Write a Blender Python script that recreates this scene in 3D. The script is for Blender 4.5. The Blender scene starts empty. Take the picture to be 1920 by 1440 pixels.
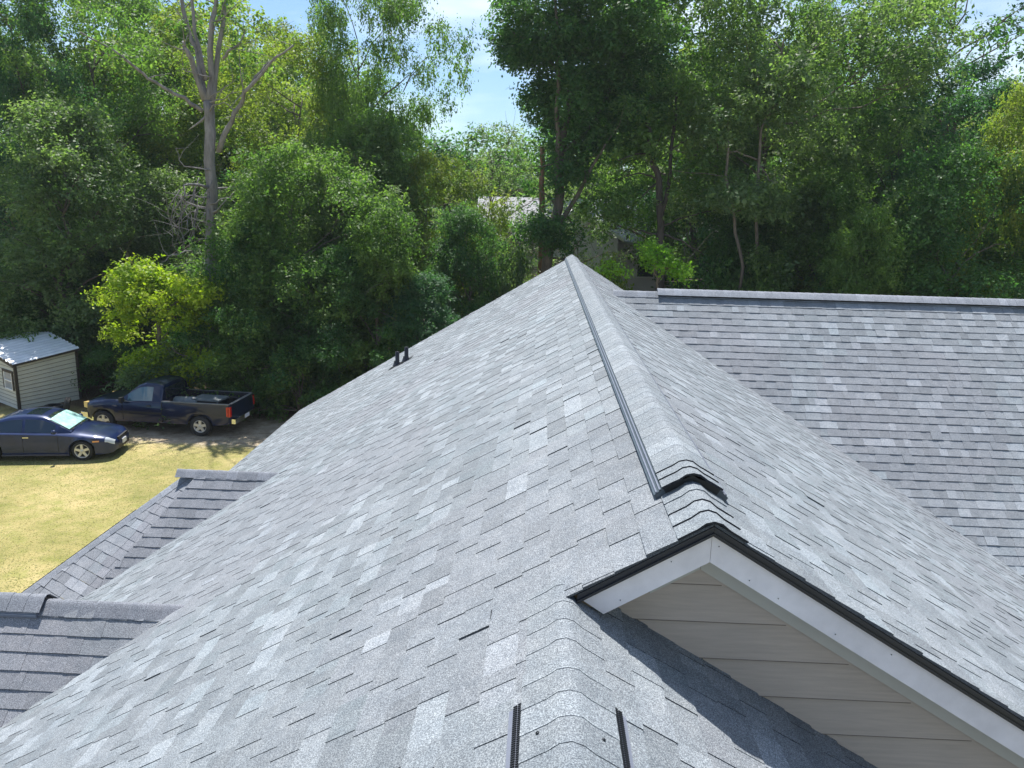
import bpy, bmesh, math, random
import numpy as np
from mathutils import Vector, Matrix

# ------------------------------------------------------------------ camera, sky, sun, exposure
scene = bpy.context.scene
col = scene.collection
CAM_R = Vector((0.99892732, 0.03849615, 0.02573435))
CAM_U = Vector((-0.03370882, 0.22351231, 0.97411804))
CAM_F = Vector((-0.03174785, 0.9739406, -0.22457021))
FPX = 1480.62                                   # focal length in pixels of a 1920 wide picture
cam_data = bpy.data.cameras.new("camera")
cam_data.sensor_width = 36.0
cam_data.lens = 36.0 * FPX / 1920.0
cam_data.clip_start = 0.05
cam_data.clip_end = 4000.0
cam = bpy.data.objects.new("camera", cam_data)
col.objects.link(cam)
cam.matrix_world = Matrix(((CAM_R.x, CAM_U.x, -CAM_F.x, 0), (CAM_R.y, CAM_U.y, -CAM_F.y, 0),
                           (CAM_R.z, CAM_U.z, -CAM_F.z, 0), (0, 0, 0, 1)))
scene.camera = cam

SUN_EL = math.radians(65.5)
SUN_AZ = math.radians(-15.0)                    # from +Y towards +X
world = bpy.data.worlds.new("World")
scene.world = world
world.use_nodes = True
wn, wl = world.node_tree.nodes, world.node_tree.links
wn.clear()
w_out = wn.new("ShaderNodeOutputWorld")
w_bg = wn.new("ShaderNodeBackground")
w_bg.inputs["Strength"].default_value = 0.062
sky = wn.new("ShaderNodeTexSky")
sky.sky_type = 'NISHITA'
sky.sun_disc = False
sky.sun_elevation = SUN_EL
sky.sun_rotation = SUN_AZ
sky.air_density = 1.0
sky.dust_density = 0.8
sky.ozone_density = 1.6
w_tc = wn.new("ShaderNodeTexCoord")
w_map = wn.new("ShaderNodeMapping")
w_map.inputs["Scale"].default_value = (1.2, 1.2, 5.0)
w_map.inputs["Location"].default_value = (0.35, 0.1, 0.2)
w_map.inputs["Rotation"].default_value = (0.10, 0.12, 0.0)
w_no = wn.new("ShaderNodeTexNoise")
w_no.inputs["Scale"].default_value = 2.1
w_no.inputs["Detail"].default_value = 5.0
w_no.inputs["Roughness"].default_value = 0.55
w_rmp = wn.new("ShaderNodeMapRange")
w_rmp.inputs["From Min"].default_value = 0.47
w_rmp.inputs["From Max"].default_value = 0.72
w_rmp.inputs["To Max"].default_value = 0.62
w_mix = wn.new("ShaderNodeMix")
w_mix.data_type = 'RGBA'
w_mix.inputs[7].default_value = (14.0, 15.0, 15.6, 1)
wl.new(w_tc.outputs["Generated"], w_map.inputs["Vector"])
wl.new(w_map.outputs["Vector"], w_no.inputs["Vector"])
wl.new(w_no.outputs["Fac"], w_rmp.inputs["Value"])
wl.new(w_rmp.outputs["Result"], w_mix.inputs[0])
w_gain = wn.new("ShaderNodeMix")
w_gain.data_type = 'RGBA'
w_gain.blend_type = 'MULTIPLY'
w_gain.inputs[0].default_value = 1.0
w_gain.inputs[7].default_value = (1.10, 1.32, 1.50, 1)
wl.new(sky.outputs["Color"], w_gain.inputs[6])
wl.new(w_gain.outputs[2], w_mix.inputs[6])
wl.new(w_mix.outputs[2], w_bg.inputs["Color"])
wl.new(w_bg.outputs["Background"], w_out.inputs["Surface"])

sun_data = bpy.data.lights.new("sun", 'SUN')
sun_data.energy = 4.8
sun_data.angle = math.radians(0.53)
sun_data.color = (1.0, 0.965, 0.91)
sun = bpy.data.objects.new("sun", sun_data)
col.objects.link(sun)
sun_dir = Vector((math.sin(SUN_AZ) * math.cos(SUN_EL), math.cos(SUN_AZ) * math.cos(SUN_EL), math.sin(SUN_EL)))
sun.rotation_euler = sun_dir.to_track_quat('Z', 'Y').to_euler()
sun.location = (0, 0, 30)

scene.render.engine = 'CYCLES'
scene.view_settings.view_transform = 'Standard'
scene.view_settings.look = 'None'
scene.view_settings.exposure = 0.76
scene.view_settings.gamma = 1.0
scene.cycles.max_bounces = 6
scene.cycles.diffuse_bounces = 3
scene.cycles.transmission_bounces = 4
scene.cycles.transparent_max_bounces = 4

# ------------------------------------------------------------------ helpers
GZ = -8.1                                        # the lawn lies 8.1 m below the camera on the roof


def ray(u, v):
    return CAM_F * FPX + CAM_R * (u - 960.0) - CAM_U * (v - 720.0)


def at_y(u, v, y):
    r = ray(u, v)
    return r * (y / r.y)


def at_z(u, v, z):
    r = ray(u, v)
    return r * (z / r.z)


def tag(o, label=None, cat=None, group=None, kind=None):
    if label: o["label"] = label
    if cat: o["category"] = cat
    if group: o["group"] = group
    if kind: o["kind"] = kind
    return o


def empty(name, loc, rz=0.0, label=None, cat=None, group=None):
    o = bpy.data.objects.new(name, None)
    o.empty_display_size = 0.3
    col.objects.link(o)
    o.location = loc
    o.rotation_euler = (0, 0, rz)
    return tag(o, label, cat, group)


class MB:
    """collects faces; build() links them as ONE mesh object"""
    def __init__(self):
        self.v = []; self.f = []; self.t = []; self.m = []; self.sm = []

    def add(self, verts, faces, tone=None, mat=0, smooth=False):
        b = len(self.v)
        self.v.extend([tuple(p) for p in verts])
        for f in faces:
            self.f.append(tuple(i + b for i in f))
            self.t.append(tone if tone else (1, 1, 1))
            self.m.append(mat); self.sm.append(smooth)

    def quad(self, a, b, c, d, tone=None, mat=0):
        self.add([a, b, c, d], [(0, 1, 2, 3)], tone, mat)

    def box(self, c, s, rot=None, tone=None, mat=0):
        hx, hy, hz = s[0] / 2, s[1] / 2, s[2] / 2
        P = [Vector((x, y, z)) for x in (-hx, hx) for y in (-hy, hy) for z in (-hz, hz)]
        if rot is not None: P = [rot @ p for p in P]
        c = Vector(c)
        self.add([p + c for p in P], [(0, 1, 3, 2), (4, 6, 7, 5), (0, 4, 5, 1), (2, 3, 7, 6), (0, 2, 6, 4), (1, 5, 7, 3)], tone, mat)

    def prism(self, poly, off, tone=None, mat=0):
        """polygon (list of Vector) extruded by off, closed"""
        n = len(poly); off = Vector(off)
        P = [Vector(p) for p in poly] + [Vector(p) + off for p in poly]
        F = [tuple(range(n))[::-1], tuple(range(n, 2 * n))]
        F += [(i, (i + 1) % n, n + (i + 1) % n, n + i) for i in range(n)]
        self.add(P, F, tone, mat)

    def tube(self, pts, rad, n=7, tone=None, mat=0, cap=True):
        pts = [Vector(p) for p in pts]
        rings = []
        up = Vector((0.13, 0.31, 1)).normalized()
        for i, p in enumerate(pts):
            d = (pts[min(i + 1, len(pts) - 1)] - pts[max(i - 1, 0)])
            d = d.normalized() if d.length > 1e-9 else Vector((0, 0, 1))
            a = d.cross(up)
            if a.length < 0.05: a = d.cross(Vector((1, 0, 0)))
            a.normalize(); b = d.cross(a)
            r = rad[i] if isinstance(rad, (list, tuple)) else rad
            rings.append([p + (a * math.cos(2 * math.pi * k / n) + b * math.sin(2 * math.pi * k / n)) * r for k in range(n)])
        V = [q for r in rings for q in r]
        F = []
        for i in range(len(pts) - 1):
            for k in range(n):
                F.append((i * n + k, i * n + (k + 1) % n, (i + 1) * n + (k + 1) % n, (i + 1) * n + k))
        if cap:
            F.append(tuple(range(n))[::-1]); F.append(tuple(range((len(pts) - 1) * n, len(pts) * n)))
        self.add(V, F, tone, mat, smooth=True)

    def lathe(self, prof, axis_o, axis_d, n=24, tone=None, mat=0, arc=None):
        """profile of (along, radius) turned about an axis"""
        d = Vector(axis_d).normalized(); o = Vector(axis_o)
        a = d.cross(Vector((0, 0, 1)))
        if a.length < 0.05: a = d.cross(Vector((1, 0, 0)))
        a.normalize(); b = d.cross(a)
        V = []; m = len(prof)
        for k in range(n):
            th = 2 * math.pi * k / n
            for (t, r) in prof: V.append(o + d * t + (a * math.cos(th) + b * math.sin(th)) * r)
        F = []
        for k in range(n):
            k2 = (k + 1) % n
            for i in range(m - 1): F.append((k * m + i, k * m + i + 1, k2 * m + i + 1, k2 * m + i))
        self.add(V, F, tone, mat, smooth=True)

    def build(self, name, mats, parent=None, origin=None, tones=False, recalc=False, autosmooth=None):
        me = bpy.data.meshes.new(name)
        V = self.v
        if origin is not None:
            V = [(p[0] - origin[0], p[1] - origin[1], p[2] - origin[2]) for p in V]
        me.from_pydata(V, [], self.f)
        if not isinstance(mats, (list, tuple)): mats = [mats]
        for m in mats: me.materials.append(m)
        if len(mats) > 1: me.polygons.foreach_set("material_index", self.m)
        me.polygons.foreach_set("use_smooth", self.sm)
        if tones:
            at = me.attributes.new("tone", 'FLOAT_COLOR', 'FACE')
            arr = np.ones((len(self.f), 4), np.float32)
            arr[:, :3] = np.array(self.t, np.float32)
            at.data.foreach_set("color", arr.ravel())
        if recalc:
            bm = bmesh.new(); bm.from_mesh(me)
            bmesh.ops.recalc_face_normals(bm, faces=bm.faces)
            bm.to_mesh(me); bm.free()
        me.update()
        o = bpy.data.objects.new(name, me)
        col.objects.link(o)
        if parent is not None: o.parent = parent
        return o


# ------------------------------------------------------------------ materials
def new_mat(name):
    m = bpy.data.materials.new(name); m.use_nodes = True
    nt = m.node_tree
    b = nt.nodes["Principled BSDF"]
    return m, nt, b


def N(nt, t, **kw):
    n = nt.nodes.new(t)
    for k, v in kw.items():
        if k in n.inputs: n.inputs[k].default_value = v
        else: setattr(n, k, v)
    return n


def noise(nt, scale, detail=4, rough=0.6, vec=None):
    n = N(nt, "ShaderNodeTexNoise", Scale=scale, Detail=detail, Roughness=rough)
    if vec is not None: nt.links.new(vec, n.inputs["Vector"])
    return n


def ramp(nt, fac, stops):
    r = nt.nodes.new("ShaderNodeValToRGB")
    e = r.color_ramp.elements
    while len(e) < len(stops): e.new(0.5)
    for i, (p, c) in enumerate(stops):
        e[i].position = p; e[i].color = (*c, 1) if len(c) == 3 else c
    nt.links.new(fac, r.inputs["Fac"])
    return r


def mixc(nt, fac, a, b, mode='MIX'):
    m = nt.nodes.new("ShaderNodeMix"); m.data_type = 'RGBA'; m.blend_type = mode
    for sock, v in ((0, fac), (6, a), (7, b)):
        if hasattr(v, "is_linked") or hasattr(v, "links"): nt.links.new(v, m.inputs[sock])
        elif sock == 0: m.inputs[0].default_value = v
        else: m.inputs[sock].default_value = (*v, 1)
    return m.outputs[2]


def simple(name, c, rough=0.6, metal=0.0, var=0.12, scale=6.0, bump=0.0, coat=0.0, spec=0.5):
    m, nt, b = new_mat(name)
    tc = N(nt, "ShaderNodeTexCoord")
    n = noise(nt, scale, 5, 0.6, tc.outputs["Object"])
    lo = tuple(x * (1 - var) for x in c); hi = tuple(min(1, x * (1 + var)) for x in c)
    r = ramp(nt, n.outputs["Fac"], [(0.3, lo), (0.7, hi)])
    nt.links.new(r.outputs["Color"], b.inputs["Base Color"])
    b.inputs["Roughness"].default_value = rough
    b.inputs["Metallic"].default_value = metal
    b.inputs["Coat Weight"].default_value = coat
    b.inputs["Coat Roughness"].default_value = 0.04
    b.inputs["Specular IOR Level"].default_value = spec
    if bump:
        bp = N(nt, "ShaderNodeBump", Strength=bump, Distance=0.01)
        nt.links.new(n.outputs["Fac"], bp.inputs["Height"])
        nt.links.new(bp.outputs["Normal"], b.inputs["Normal"])
    return m


def shingle_mat(name):
    m, nt, b = new_mat(name)
    at = N(nt, "ShaderNodeAttribute"); at.attribute_name = "tone"
    ge = N(nt, "ShaderNodeNewGeometry")
    fine = noise(nt, 190.0, 2, 0.75, ge.outputs["Position"])       # mineral granules
    mid = noise(nt, 45.0, 3, 0.7, ge.outputs["Position"])
    big = noise(nt, 1.1, 4, 0.6, ge.outputs["Position"])           # faint weather stains
    r1 = ramp(nt, fine.outputs["Fac"], [(0.34, (0.42, 0.43, 0.46)), (0.5, (0.93, 0.94, 0.96)), (0.65, (1.80, 1.78, 1.74))])
    r2 = ramp(nt, mid.outputs["Fac"], [(0.3, (0.88, 0.88, 0.88)), (0.7, (1.12, 1.12, 1.12))])
    r3 = ramp(nt, big.outputs["Fac"], [(0.3, (0.94, 0.96, 0.97)), (0.5, (1, 1, 1)), (0.72, (1.05, 1.03, 1.03))])
    c = mixc(nt, 1.0, at.outputs["Color"], r1.outputs["Color"], 'MULTIPLY')
    c = mixc(nt, 1.0, c, r2.outputs["Color"], 'MULTIPLY')
    c = mixc(nt, 1.0, c, r3.outputs["Color"], 'MULTIPLY')
    bl = noise(nt, 9.0, 5, 0.7, ge.outputs["Position"])            # colour blends drifting across the tabs
    r4 = ramp(nt, bl.outputs["Fac"], [(0.3, (0.86, 0.88, 0.90)), (0.5, (1, 1, 1)), (0.7, (1.13, 1.11, 1.09))])
    c = mixc(nt, 1.0, c, r4.outputs["Color"], 'MULTIPLY')
    nt.links.new(c, b.inputs["Base Color"])
    b.inputs["Roughness"].default_value = 0.85
    b.inputs["Specular IOR Level"].default_value = 0.35
    bp = N(nt, "ShaderNodeBump", Strength=0.35, Distance=0.003)
    nt.links.new(fine.outputs["Fac"], bp.inputs["Height"])
    nt.links.new(bp.outputs["Normal"], b.inputs["Normal"])
    return m


def leaf_mat(name, lo, hi, gloss=0.25, trans=0.32):
    m, nt, b = new_mat(name)
    at = N(nt, "ShaderNodeAttribute"); at.attribute_name = "tone"
    sep = N(nt, "ShaderNodeSeparateColor")
    nt.links.new(at.outputs["Color"], sep.inputs["Color"])
    mid_ = tuple((a + c) / 2 for a, c in zip(lo, hi))
    r = ramp(nt, sep.outputs["Red"], [(0.0, lo), (0.55, mid_), (1.0, hi)])
    nt.links.new(r.outputs["Color"], b.inputs["Base Color"])
    b.inputs["Roughness"].default_value = 0.5
    b.inputs["Specular IOR Level"].default_value = gloss
    tr = N(nt, "ShaderNodeBsdfTranslucent")
    tc = mixc(nt, 1.0, r.outputs["Color"], (1.75, 2.05, 0.85), 'MULTIPLY')
    nt.links.new(tc, tr.inputs["Color"])
    mx = N(nt, "ShaderNodeMixShader"); mx.inputs[0].default_value = trans
    nt.links.new(b.outputs[0], mx.inputs[1]); nt.links.new(tr.outputs[0], mx.inputs[2])
    nt.links.new(mx.outputs[0], nt.nodes["Material Output"].inputs["Surface"])
    return m


def bark_mat(name, c, scale=9.0):
    m, nt, b = new_mat(name)
    tc = N(nt, "ShaderNodeTexCoord"); mp = N(nt, "ShaderNodeMapping"); mp.inputs["Scale"].default_value = (1, 1, 0.22)
    nt.links.new(tc.outputs["Object"], mp.inputs["Vector"])
    n = noise(nt, scale, 6, 0.7, mp.outputs["Vector"])
    r = ramp(nt, n.outputs["Fac"], [(0.32, tuple(x * 0.5 for x in c)), (0.52, c), (0.72, tuple(min(1, x * 1.45) for x in c))])
    nt.links.new(r.outputs["Color"], b.inputs["Base Color"]); b.inputs["Roughness"].default_value = 0.9
    bp = N(nt, "ShaderNodeBump", Strength=0.7, Distance=0.03)
    nt.links.new(n.outputs["Fac"], bp.inputs["Height"]); nt.links.new(bp.outputs["Normal"], b.inputs["Normal"])
    return m


M = {}
M["shingle"] = shingle_mat("asphalt_shingle")
M["drip"] = simple("drip_edge_black", (0.018, 0.02, 0.026), 0.45)
M["vent"] = simple("vent_plastic_grey", (0.17, 0.185, 0.23), 0.38, var=0.1, scale=30)
M["vent_dark"] = simple("vent_plastic_black", (0.014, 0.016, 0.02), 0.5)
M["fascia"] = simple("fascia_white_paint", (0.74, 0.705, 0.73), 0.5, var=0.13, scale=5, bump=0.15)
M["soffit"] = simple("soffit_paint", (0.50, 0.49, 0.45), 0.6, var=0.04)
M["lap_shade"] = simple("lap_joint_shade", (0.20, 0.165, 0.14), 0.8)
M["wood_roof"] = simple("roof_deck_wood", (0.25, 0.19, 0.12), 0.9)
M["pipe"] = simple("vent_pipe_black", (0.02, 0.02, 0.024), 0.35)
M["flash"] = simple("pipe_flashing_metal", (0.30, 0.31, 0.33), 0.4, metal=0.5)
M["nail"] = simple("nail_head_metal", (0.04, 0.045, 0.05), 0.35, metal=0.8)


def siding_mat(name, c, grain=90.0):
    m, nt, b = new_mat(name)
    tc = N(nt, "ShaderNodeTexCoord"); mp = N(nt, "ShaderNodeMapping"); mp.inputs["Scale"].default_value = (0.06, 0.06, 1.0)
    nt.links.new(tc.outputs["Object"], mp.inputs["Vector"])
    n = noise(nt, grain, 5, 0.65, mp.outputs["Vector"])
    big = noise(nt, 1.6, 3, 0.5, tc.outputs["Object"])
    r = ramp(nt, n.outputs["Fac"], [(0.3, tuple(x * 0.90 for x in c)), (0.7, tuple(x * 1.08 for x in c))])
    r2 = ramp(nt, big.outputs["Fac"], [(0.3, (0.93, 0.93, 0.93)), (0.7, (1.05, 1.04, 1.03))])
    cc = mixc(nt, 1.0, r.outputs["Color"], r2.outputs["Color"], 'MULTIPLY')
    nt.links.new(cc, b.inputs["Base Color"]); b.inputs["Roughness"].default_value = 0.62
    bp = N(nt, "ShaderNodeBump", Strength=0.25, Distance=0.002)
    nt.links.new(n.outputs["Fac"], bp.inputs["Height"]); nt.links.new(bp.outputs["Normal"], b.inputs["Normal"])
    return m


M["siding"] = siding_mat("fibre_cement_siding_taupe", (0.49, 0.42, 0.365))
M["shed_siding"] = siding_mat("shed_vinyl_siding", (0.56, 0.55, 0.49))
M["house_siding"] = siding_mat("pale_house_siding", (0.66, 0.64, 0.67))

# ------------------------------------------------------------------ shingles
A_BASE = np.array((0.184, 0.203, 0.218))


def clip_halfplanes(poly, hps):
    """poly: list of (u,v); hps: list of (a,b,c) keep a*u+b*v<=c"""
    for a, b, c in hps:
        out = []
        n = len(poly)
        for i in range(n):
            p, q = poly[i], poly[(i + 1) % n]
            dp, dq = a * p[0] + b * p[1] - c, a * q[0] + b * q[1] - c
            if dp <= 0: out.append(p)
            if (dp < 0 < dq) or (dq < 0 < dp):
                t = dp / (dp - dq)
                out.append((p[0] + (q[0] - p[0]) * t, p[1] + (q[1] - p[1]) * t))
        poly = out
        if len(poly) < 3: return []
    return poly


def shingle_plane(mb, O, U, V, regions, u0, u1, v0, v1, seed, expo=0.143, tint=(1, 1, 1), light=0.20, wmin=0.07, wmax=0.25, t_dn=0.0065, t_tooth=0.0032):
    """courses of laminated shingles: U runs along the course, V runs down the slope"""
    rng = random.Random(seed)
    O = Vector(O); U = Vector(U).normalized(); V = Vector(V).normalized()
    Nn = U.cross(V)
    if Nn.z < 0: Nn = -Nn
    k0 = int(math.floor(v0 / expo)); k1 = int(math.ceil(v1 / expo))
    patch = [(rng.uniform(u0, u1), rng.uniform(v0, v1), rng.uniform(0.5, 1.6)) for _ in range(int((u1 - u0) * (v1 - v0) * 0.12) + 2)]
    T_UP, T_DN, T_TOOTH = 0.0005, t_dn, t_tooth
    for k in range(k0, k1):
        va, vb = k * expo, (k + 1) * expo
        u = u0 - rng.uniform(0, 0.3)
        tooth = rng.random() < 0.5
        run_light = 0
        shade = rng.uniform(0.96, 1.04)
        while u < u1:
            w = rng.uniform(wmin, wmax) * (1.0 if tooth else 1.1)
            ua, ub = u, u + w
            u = ub
            tooth_now = tooth; tooth = not tooth
            wig = rng.uniform(-0.0025, 0.0025)
            lift = (T_TOOTH if tooth_now else 0.0) + rng.uniform(0, 0.0012)
            if rng.random() < 0.018: lift += rng.uniform(0.002, 0.006)
            # tone of this tab
            r = rng.random()
            f = rng.uniform(0.92, 1.05)
            near = any((ua - px) ** 2 + (va - py) ** 2 < pr * pr for px, py, pr in patch)
            if run_light > 0 and rng.random() < 0.5: r = 0.01; run_light -= 1
            if r < light * (1.4 if not near else 0.25):
                f = rng.choice((rng.uniform(1.08, 1.18), rng.uniform(1.18, 1.36))); run_light = rng.choice((0, 0, 1)) if r != 0.01 else run_light
            elif r > 0.86: f = rng.uniform(0.82, 0.92)
            t = A_BASE * f * shade
            if near: t = t * np.array((1.012, 0.993, 1.0))
            elif rng.random() < 0.12: t = t * np.array((0.975, 1.0, 1.0))
            t = tuple(t * np.array(tint))
            for hps in regions:
                poly = clip_halfplanes([(ua, va), (ub, va), (ub, vb + wig), (ua, vb + wig)], hps)
                if len(poly) < 3: continue

                def hgt(v_): return (T_UP + (T_DN - T_UP) * (v_ - va) / expo) + lift

                top = [O + U * p[0] + V * p[1] + Nn * hgt(p[1]) for p in poly]
                base = [O + U * p[0] + V * p[1] - Nn * 0.006 for p in poly]
                n = len(poly)
                F = [tuple(range(n))]
                for i in range(n):
                    j = (i + 1) % n
                    if abs(poly[i][1] - va) < 1e-6 and abs(poly[j][1] - va) < 1e-6: continue
                    F.append((i, j, n + j, n + i))
                mb.add(top + base, F, t)
                # sides are dark asphalt
                for q in range(1, len(F)): mb.t[-q] = (0.075, 0.082, 0.092)


def cap_run(mb, a, b, down1, down2, expo=0.143, hw=0.15, lift=0.0, seed=0, tint=(1, 1, 1), bright=1.0, irregular=0.0, step=0.0028, dark=0):
    """ridge caps laid from b towards a; each cap's butt faces a"""
    rng = random.Random(seed)
    a = Vector(a); b = Vector(b); d = (b - a); Ln = d.length; d.normalize()
    d1 = Vector(down1).normalized(); d2 = Vector(down2).normalized()
    up = -(d1 + d2).normalized()
    x = 0.0; nth = 0
    # rounded cross-section: flank, arc, flank
    def section(h):
        pts = []
        pts.append(d1 * hw); 
        for q in (0.82, 0.62): pts.append(d1 * (hw * q))
        c = 0.48 * hw
        p1 = d1 * c; p2 = d2 * c
        for t in (0.0, 0.25, 0.5, 0.75, 1.0):
            pts.append(p1 * (1 - t) ** 2 + up * (0.45 * c) * 2 * t * (1 - t) + p2 * t ** 2)
        for q in (0.62, 0.82): pts.append(d2 * (hw * q))
        pts.append(d2 * hw)
        n1 = (up - d1 * up.dot(d1)).normalized(); n2 = (up - d2 * up.dot(d2)).normalized()
        out = []
        m = len(pts)
        for i, p in enumerate(pts):
            w = i / (m - 1)
            nn = (n1 * (1 - w) + n2 * w).normalized()
            out.append(p + nn * h)
        return out
    while x < Ln - 0.01:
        e = expo * (1 + rng.uniform(-irregular, irregular))
        x2 = min(x + e, Ln)
        f = rng.uniform(0.93, 1.07) * bright
        if rng.random() < 0.12: f *= 1.14
        t = tuple(A_BASE * f * np.array(tint))
        tilt = rng.uniform(-0.003, 0.003)
        nth += 1
        st = 0.0075 if nth <= dark else step
        s0 = section(lift + 0.004 + st); sm_ = section(lift + 0.004 + st * 0.96); s1 = section(lift + 0.004); sb = section(lift + 0.002)
        m = len(s0)
        lip = [a + d * (x + tilt * (1 if i < m / 2 else -1)) + p for i, p in enumerate(s0)]
        P = [a + d * (x + 0.006 + tilt * (1 if i < m / 2 else -1)) + p for i, p in enumerate(sm_)] + [a + d * (x2 + 0.02) + p for p in s1]
        B = [a + d * (x + tilt) + p for p in sb]
        F = [(i, i + 1, m + i + 1, m + i) for i in range(m - 1)]
        mb.add(P, F, t, smooth=True)
        # paler strip along the lip, then the butt
        tl = tuple(c_ * (1.15 if nth > dark else 1.0) for c_ in t)
        mb.add(lip + P[:m], F, tl, smooth=True)
        tb = (0.02, 0.022, 0.028) if nth <= dark else tuple(c_ * 0.75 for c_ in t)
        mb.add(lip + B, [(i, i + 1, m + i + 1, m + i) for i in range(m - 1)], tb)
        # side edges
        Bs = [a + d * x + sb[0], a + d * x2 + sb[0], a + d * x + sb[-1], a + d * x2 + sb[-1]]
        mb.add([P[0], P[m], Bs[1], Bs[0]], [(0, 1, 2, 3)], (0.035, 0.038, 0.045))
        mb.add([P[m - 1], P[2 * m - 1], Bs[3], Bs[2]], [(0, 1, 2, 3)], (0.035, 0.038, 0.045))
        x = x2


def vent_run(mb, a, b, down1, down2, hw_in, hw_out, h=0.03, fine=False):
    """plastic ridge vent beneath raised caps: mat 0 grey, mat 1 black"""
    a = Vector(a); b = Vector(b); d = (b - a); Ln = d.length; d.normalize()
    up = -(Vector(down1).normalized() + Vector(down2).normalized()).normalized()
    e1 = Vector(down1).normalized(); e2 = Vector(down2).normalized()
    n1 = (up - e1 * up.dot(e1)).normalized(); n2 = (up - e2 * up.dot(e2)).normalized()
    hi = hw_in + 0.004; cc = hw_in * 0.5
    mb.prism([a + e1 * hi + n1 * 0.002, a + e1 * hi + n1 * (h - 0.002), a + e1 * cc + n1 * (h - 0.003), a + e1 * (cc * 0.5) + up * (h - 0.004) - Vector((0, 0, 0.006)), a + up * (h - 0.010),
              a + e2 * (cc * 0.5) + up * (h - 0.004) - Vector((0, 0, 0.006)), a + e2 * cc + n2 * (h - 0.003), a + e2 * hi + n2 * (h - 0.002), a + e2 * hi + n2 * 0.002, a + up * 0.003], d * Ln, mat=1)
    for dn in (e1, e2):
        n = (up - dn * up.dot(dn)).normalized()
        # outer flange: two stepped fins
        f0 = hw_in + 0.004
        wdt = hw_out - f0
        q = [a + dn * f0 + n * 0.001, a + dn * hw_out + n * 0.001, a + dn * hw_out + n * (h * 0.62), a + dn * (hw_out - wdt * 0.3) + n * (h * 0.66), a + dn * f0 + n * (h * 0.9)]
        mb.prism(q, d * Ln, mat=0)
        if not fine:
            for w in (0.30, 0.68):
                c = a + dn * (f0 + wdt * w) + n * (h * 0.9 - h * 0.2 * w)
                q = [c - dn * 0.0035 - n * 0.006, c + dn * 0.0035 - n * 0.006, c + dn * 0.0035 + n * 0.003, c - dn * 0.0035 + n * 0.003]
                mb.prism(q, d * Ln, mat=2)
        else:
            # louvre slots: dark gaps between thin ribs, two rows
            rows = ((0.20, 0.24), (0.52, 0.24))
            k = 0; x = 0.0
            while x < Ln:
                for (w, ww) in rows:
                    c = a + d * x + dn * (f0 + wdt * w) + n * (h * 0.92 - h * 0.22 * w + 0.002)
                    rot = Matrix((d, dn, n)).transposed()
                    mb.box(c, (0.0045, wdt * ww, 0.004), rot, mat=1)
                x += 0.0100


# =================================================================== THE HOUSE
XR, H_, S_ = 0.69954, 1.18764, 0.60312
YA, YB = 2.868, 18.377
CS = 1 / math.sqrt(1 + S_ * S_)
EAVE_X = -5.744
HW_ = XR - EAVE_X
house = empty("house", (XR, 10.6, GZ), label="large grey shingled house with several joined gable roofs filling the foreground", cat="house")
HO = (XR, 10.6, GZ)
zl = lambda x: -H_ - S_ * (XR - x)               # left slope
zr_ = lambda x: -H_ - S_ * (x - XR)              # right slope

# ---- main left slope (also runs on over the near lower roof)
X3, Z3 = 0.135, zl(0.135)
mb = MB()
O = Vector((XR, 0, -H_)); U = Vector((0, 1, 0)); V = Vector((-CS, 0, -S_ * CS))
LEN = HW_ / CS
v3 = (XR - X3) / CS
regA = [(-1, 0, -YA), (1, 0, YB), (0, 1, LEN), (0, -1, 0)]                 # y>=YA
regB = [(1, 0, YA), (-1, 0, 2.5), (0, 1, LEN), (0, -1, -v3)]               # in front of the gable
shingle_plane(mb, O, U, V, [regA, regB], -2.5, YB, 0, LEN, 11)
main_l = mb.build("roof_slope", M["shingle"], house, HO, tones=True)
main_l["label"] = "long grey shingled slope falling to the left"
# ---- main right slope
mb = MB()
V2 = Vector((CS, 0, -S_ * CS))
shingle_plane(mb, O, U, V2, [[(-1, 0, -YA), (1, 0, YB), (0, 1, LEN), (0, -1, 0)]], YA, YB, 0, LEN, 12, light=0.22)
o = mb.build("roof_slope", M["shingle"], house, HO, tones=True)
o["label"] = "grey shingled slope falling to the right from the main ridge"
# ---- near lower roof, right slope
mb = MB()
S3 = 0.607; CS3 = 1 / math.sqrt(1 + S3 * S3)
O3 = Vector((X3, 0, Z3)); V3 = Vector((CS3, 0, -S3 * CS3))
shingle_plane(mb, O3, U, V3, [[(1, 0, 3.12), (-1, 0, 2.5), (0, 1, 6.5), (0, -1, 0)]], -2.5, 3.2, 0, 6.5, 13, light=0.2)
o = mb.build("roof_slope", M["shingle"], house, HO, tones=True)
o["label"] = "shaded shingled slope below the taupe gable wall"
# ---- right wing
YW, ZW, SW = 13.9877, -1.4699, 0.9119
CW = 1 / math.sqrt(1 + SW * SW)
WX1 = 14.5
mb = MB()
OW = Vector((0, YW, ZW)); UW = Vector((1, 0, 0)); VW = Vector((0, -CW, -SW * CW))
LW = 8.6
shingle_plane(mb, OW, UW, VW, [[(-1, 0, -0.9), (1, 0, WX1), (0, 1, LW), (0, -1, 0)]], 0.9, WX1, 0, LW, 14, tint=(1.16, 1.135, 1.14), light=0.24, wmin=0.09, wmax=0.26, t_dn=0.0085, t_tooth=0.003)  # extra light put into the tint; the sun only grazes this slope
o = mb.build("roof_slope", M["shingle"], house, HO, tones=True)
o["label"] = "steep wing slope on the right with level shingle courses"
mb = MB()
VWb = Vector((0, CW, -SW * CW))
shingle_plane(mb, OW, UW, VWb, [[(-1, 0, -0.9), (1, 0, WX1), (0, 1, LW), (0, -1, 0)]], 0.9, WX1, 0, LW, 15, wmin=0.3, wmax=0.5)
o = mb.build("roof_slope", M["shingle"], house, HO, tones=True)
o["label"] = "hidden rear slope of the right wing"

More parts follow.
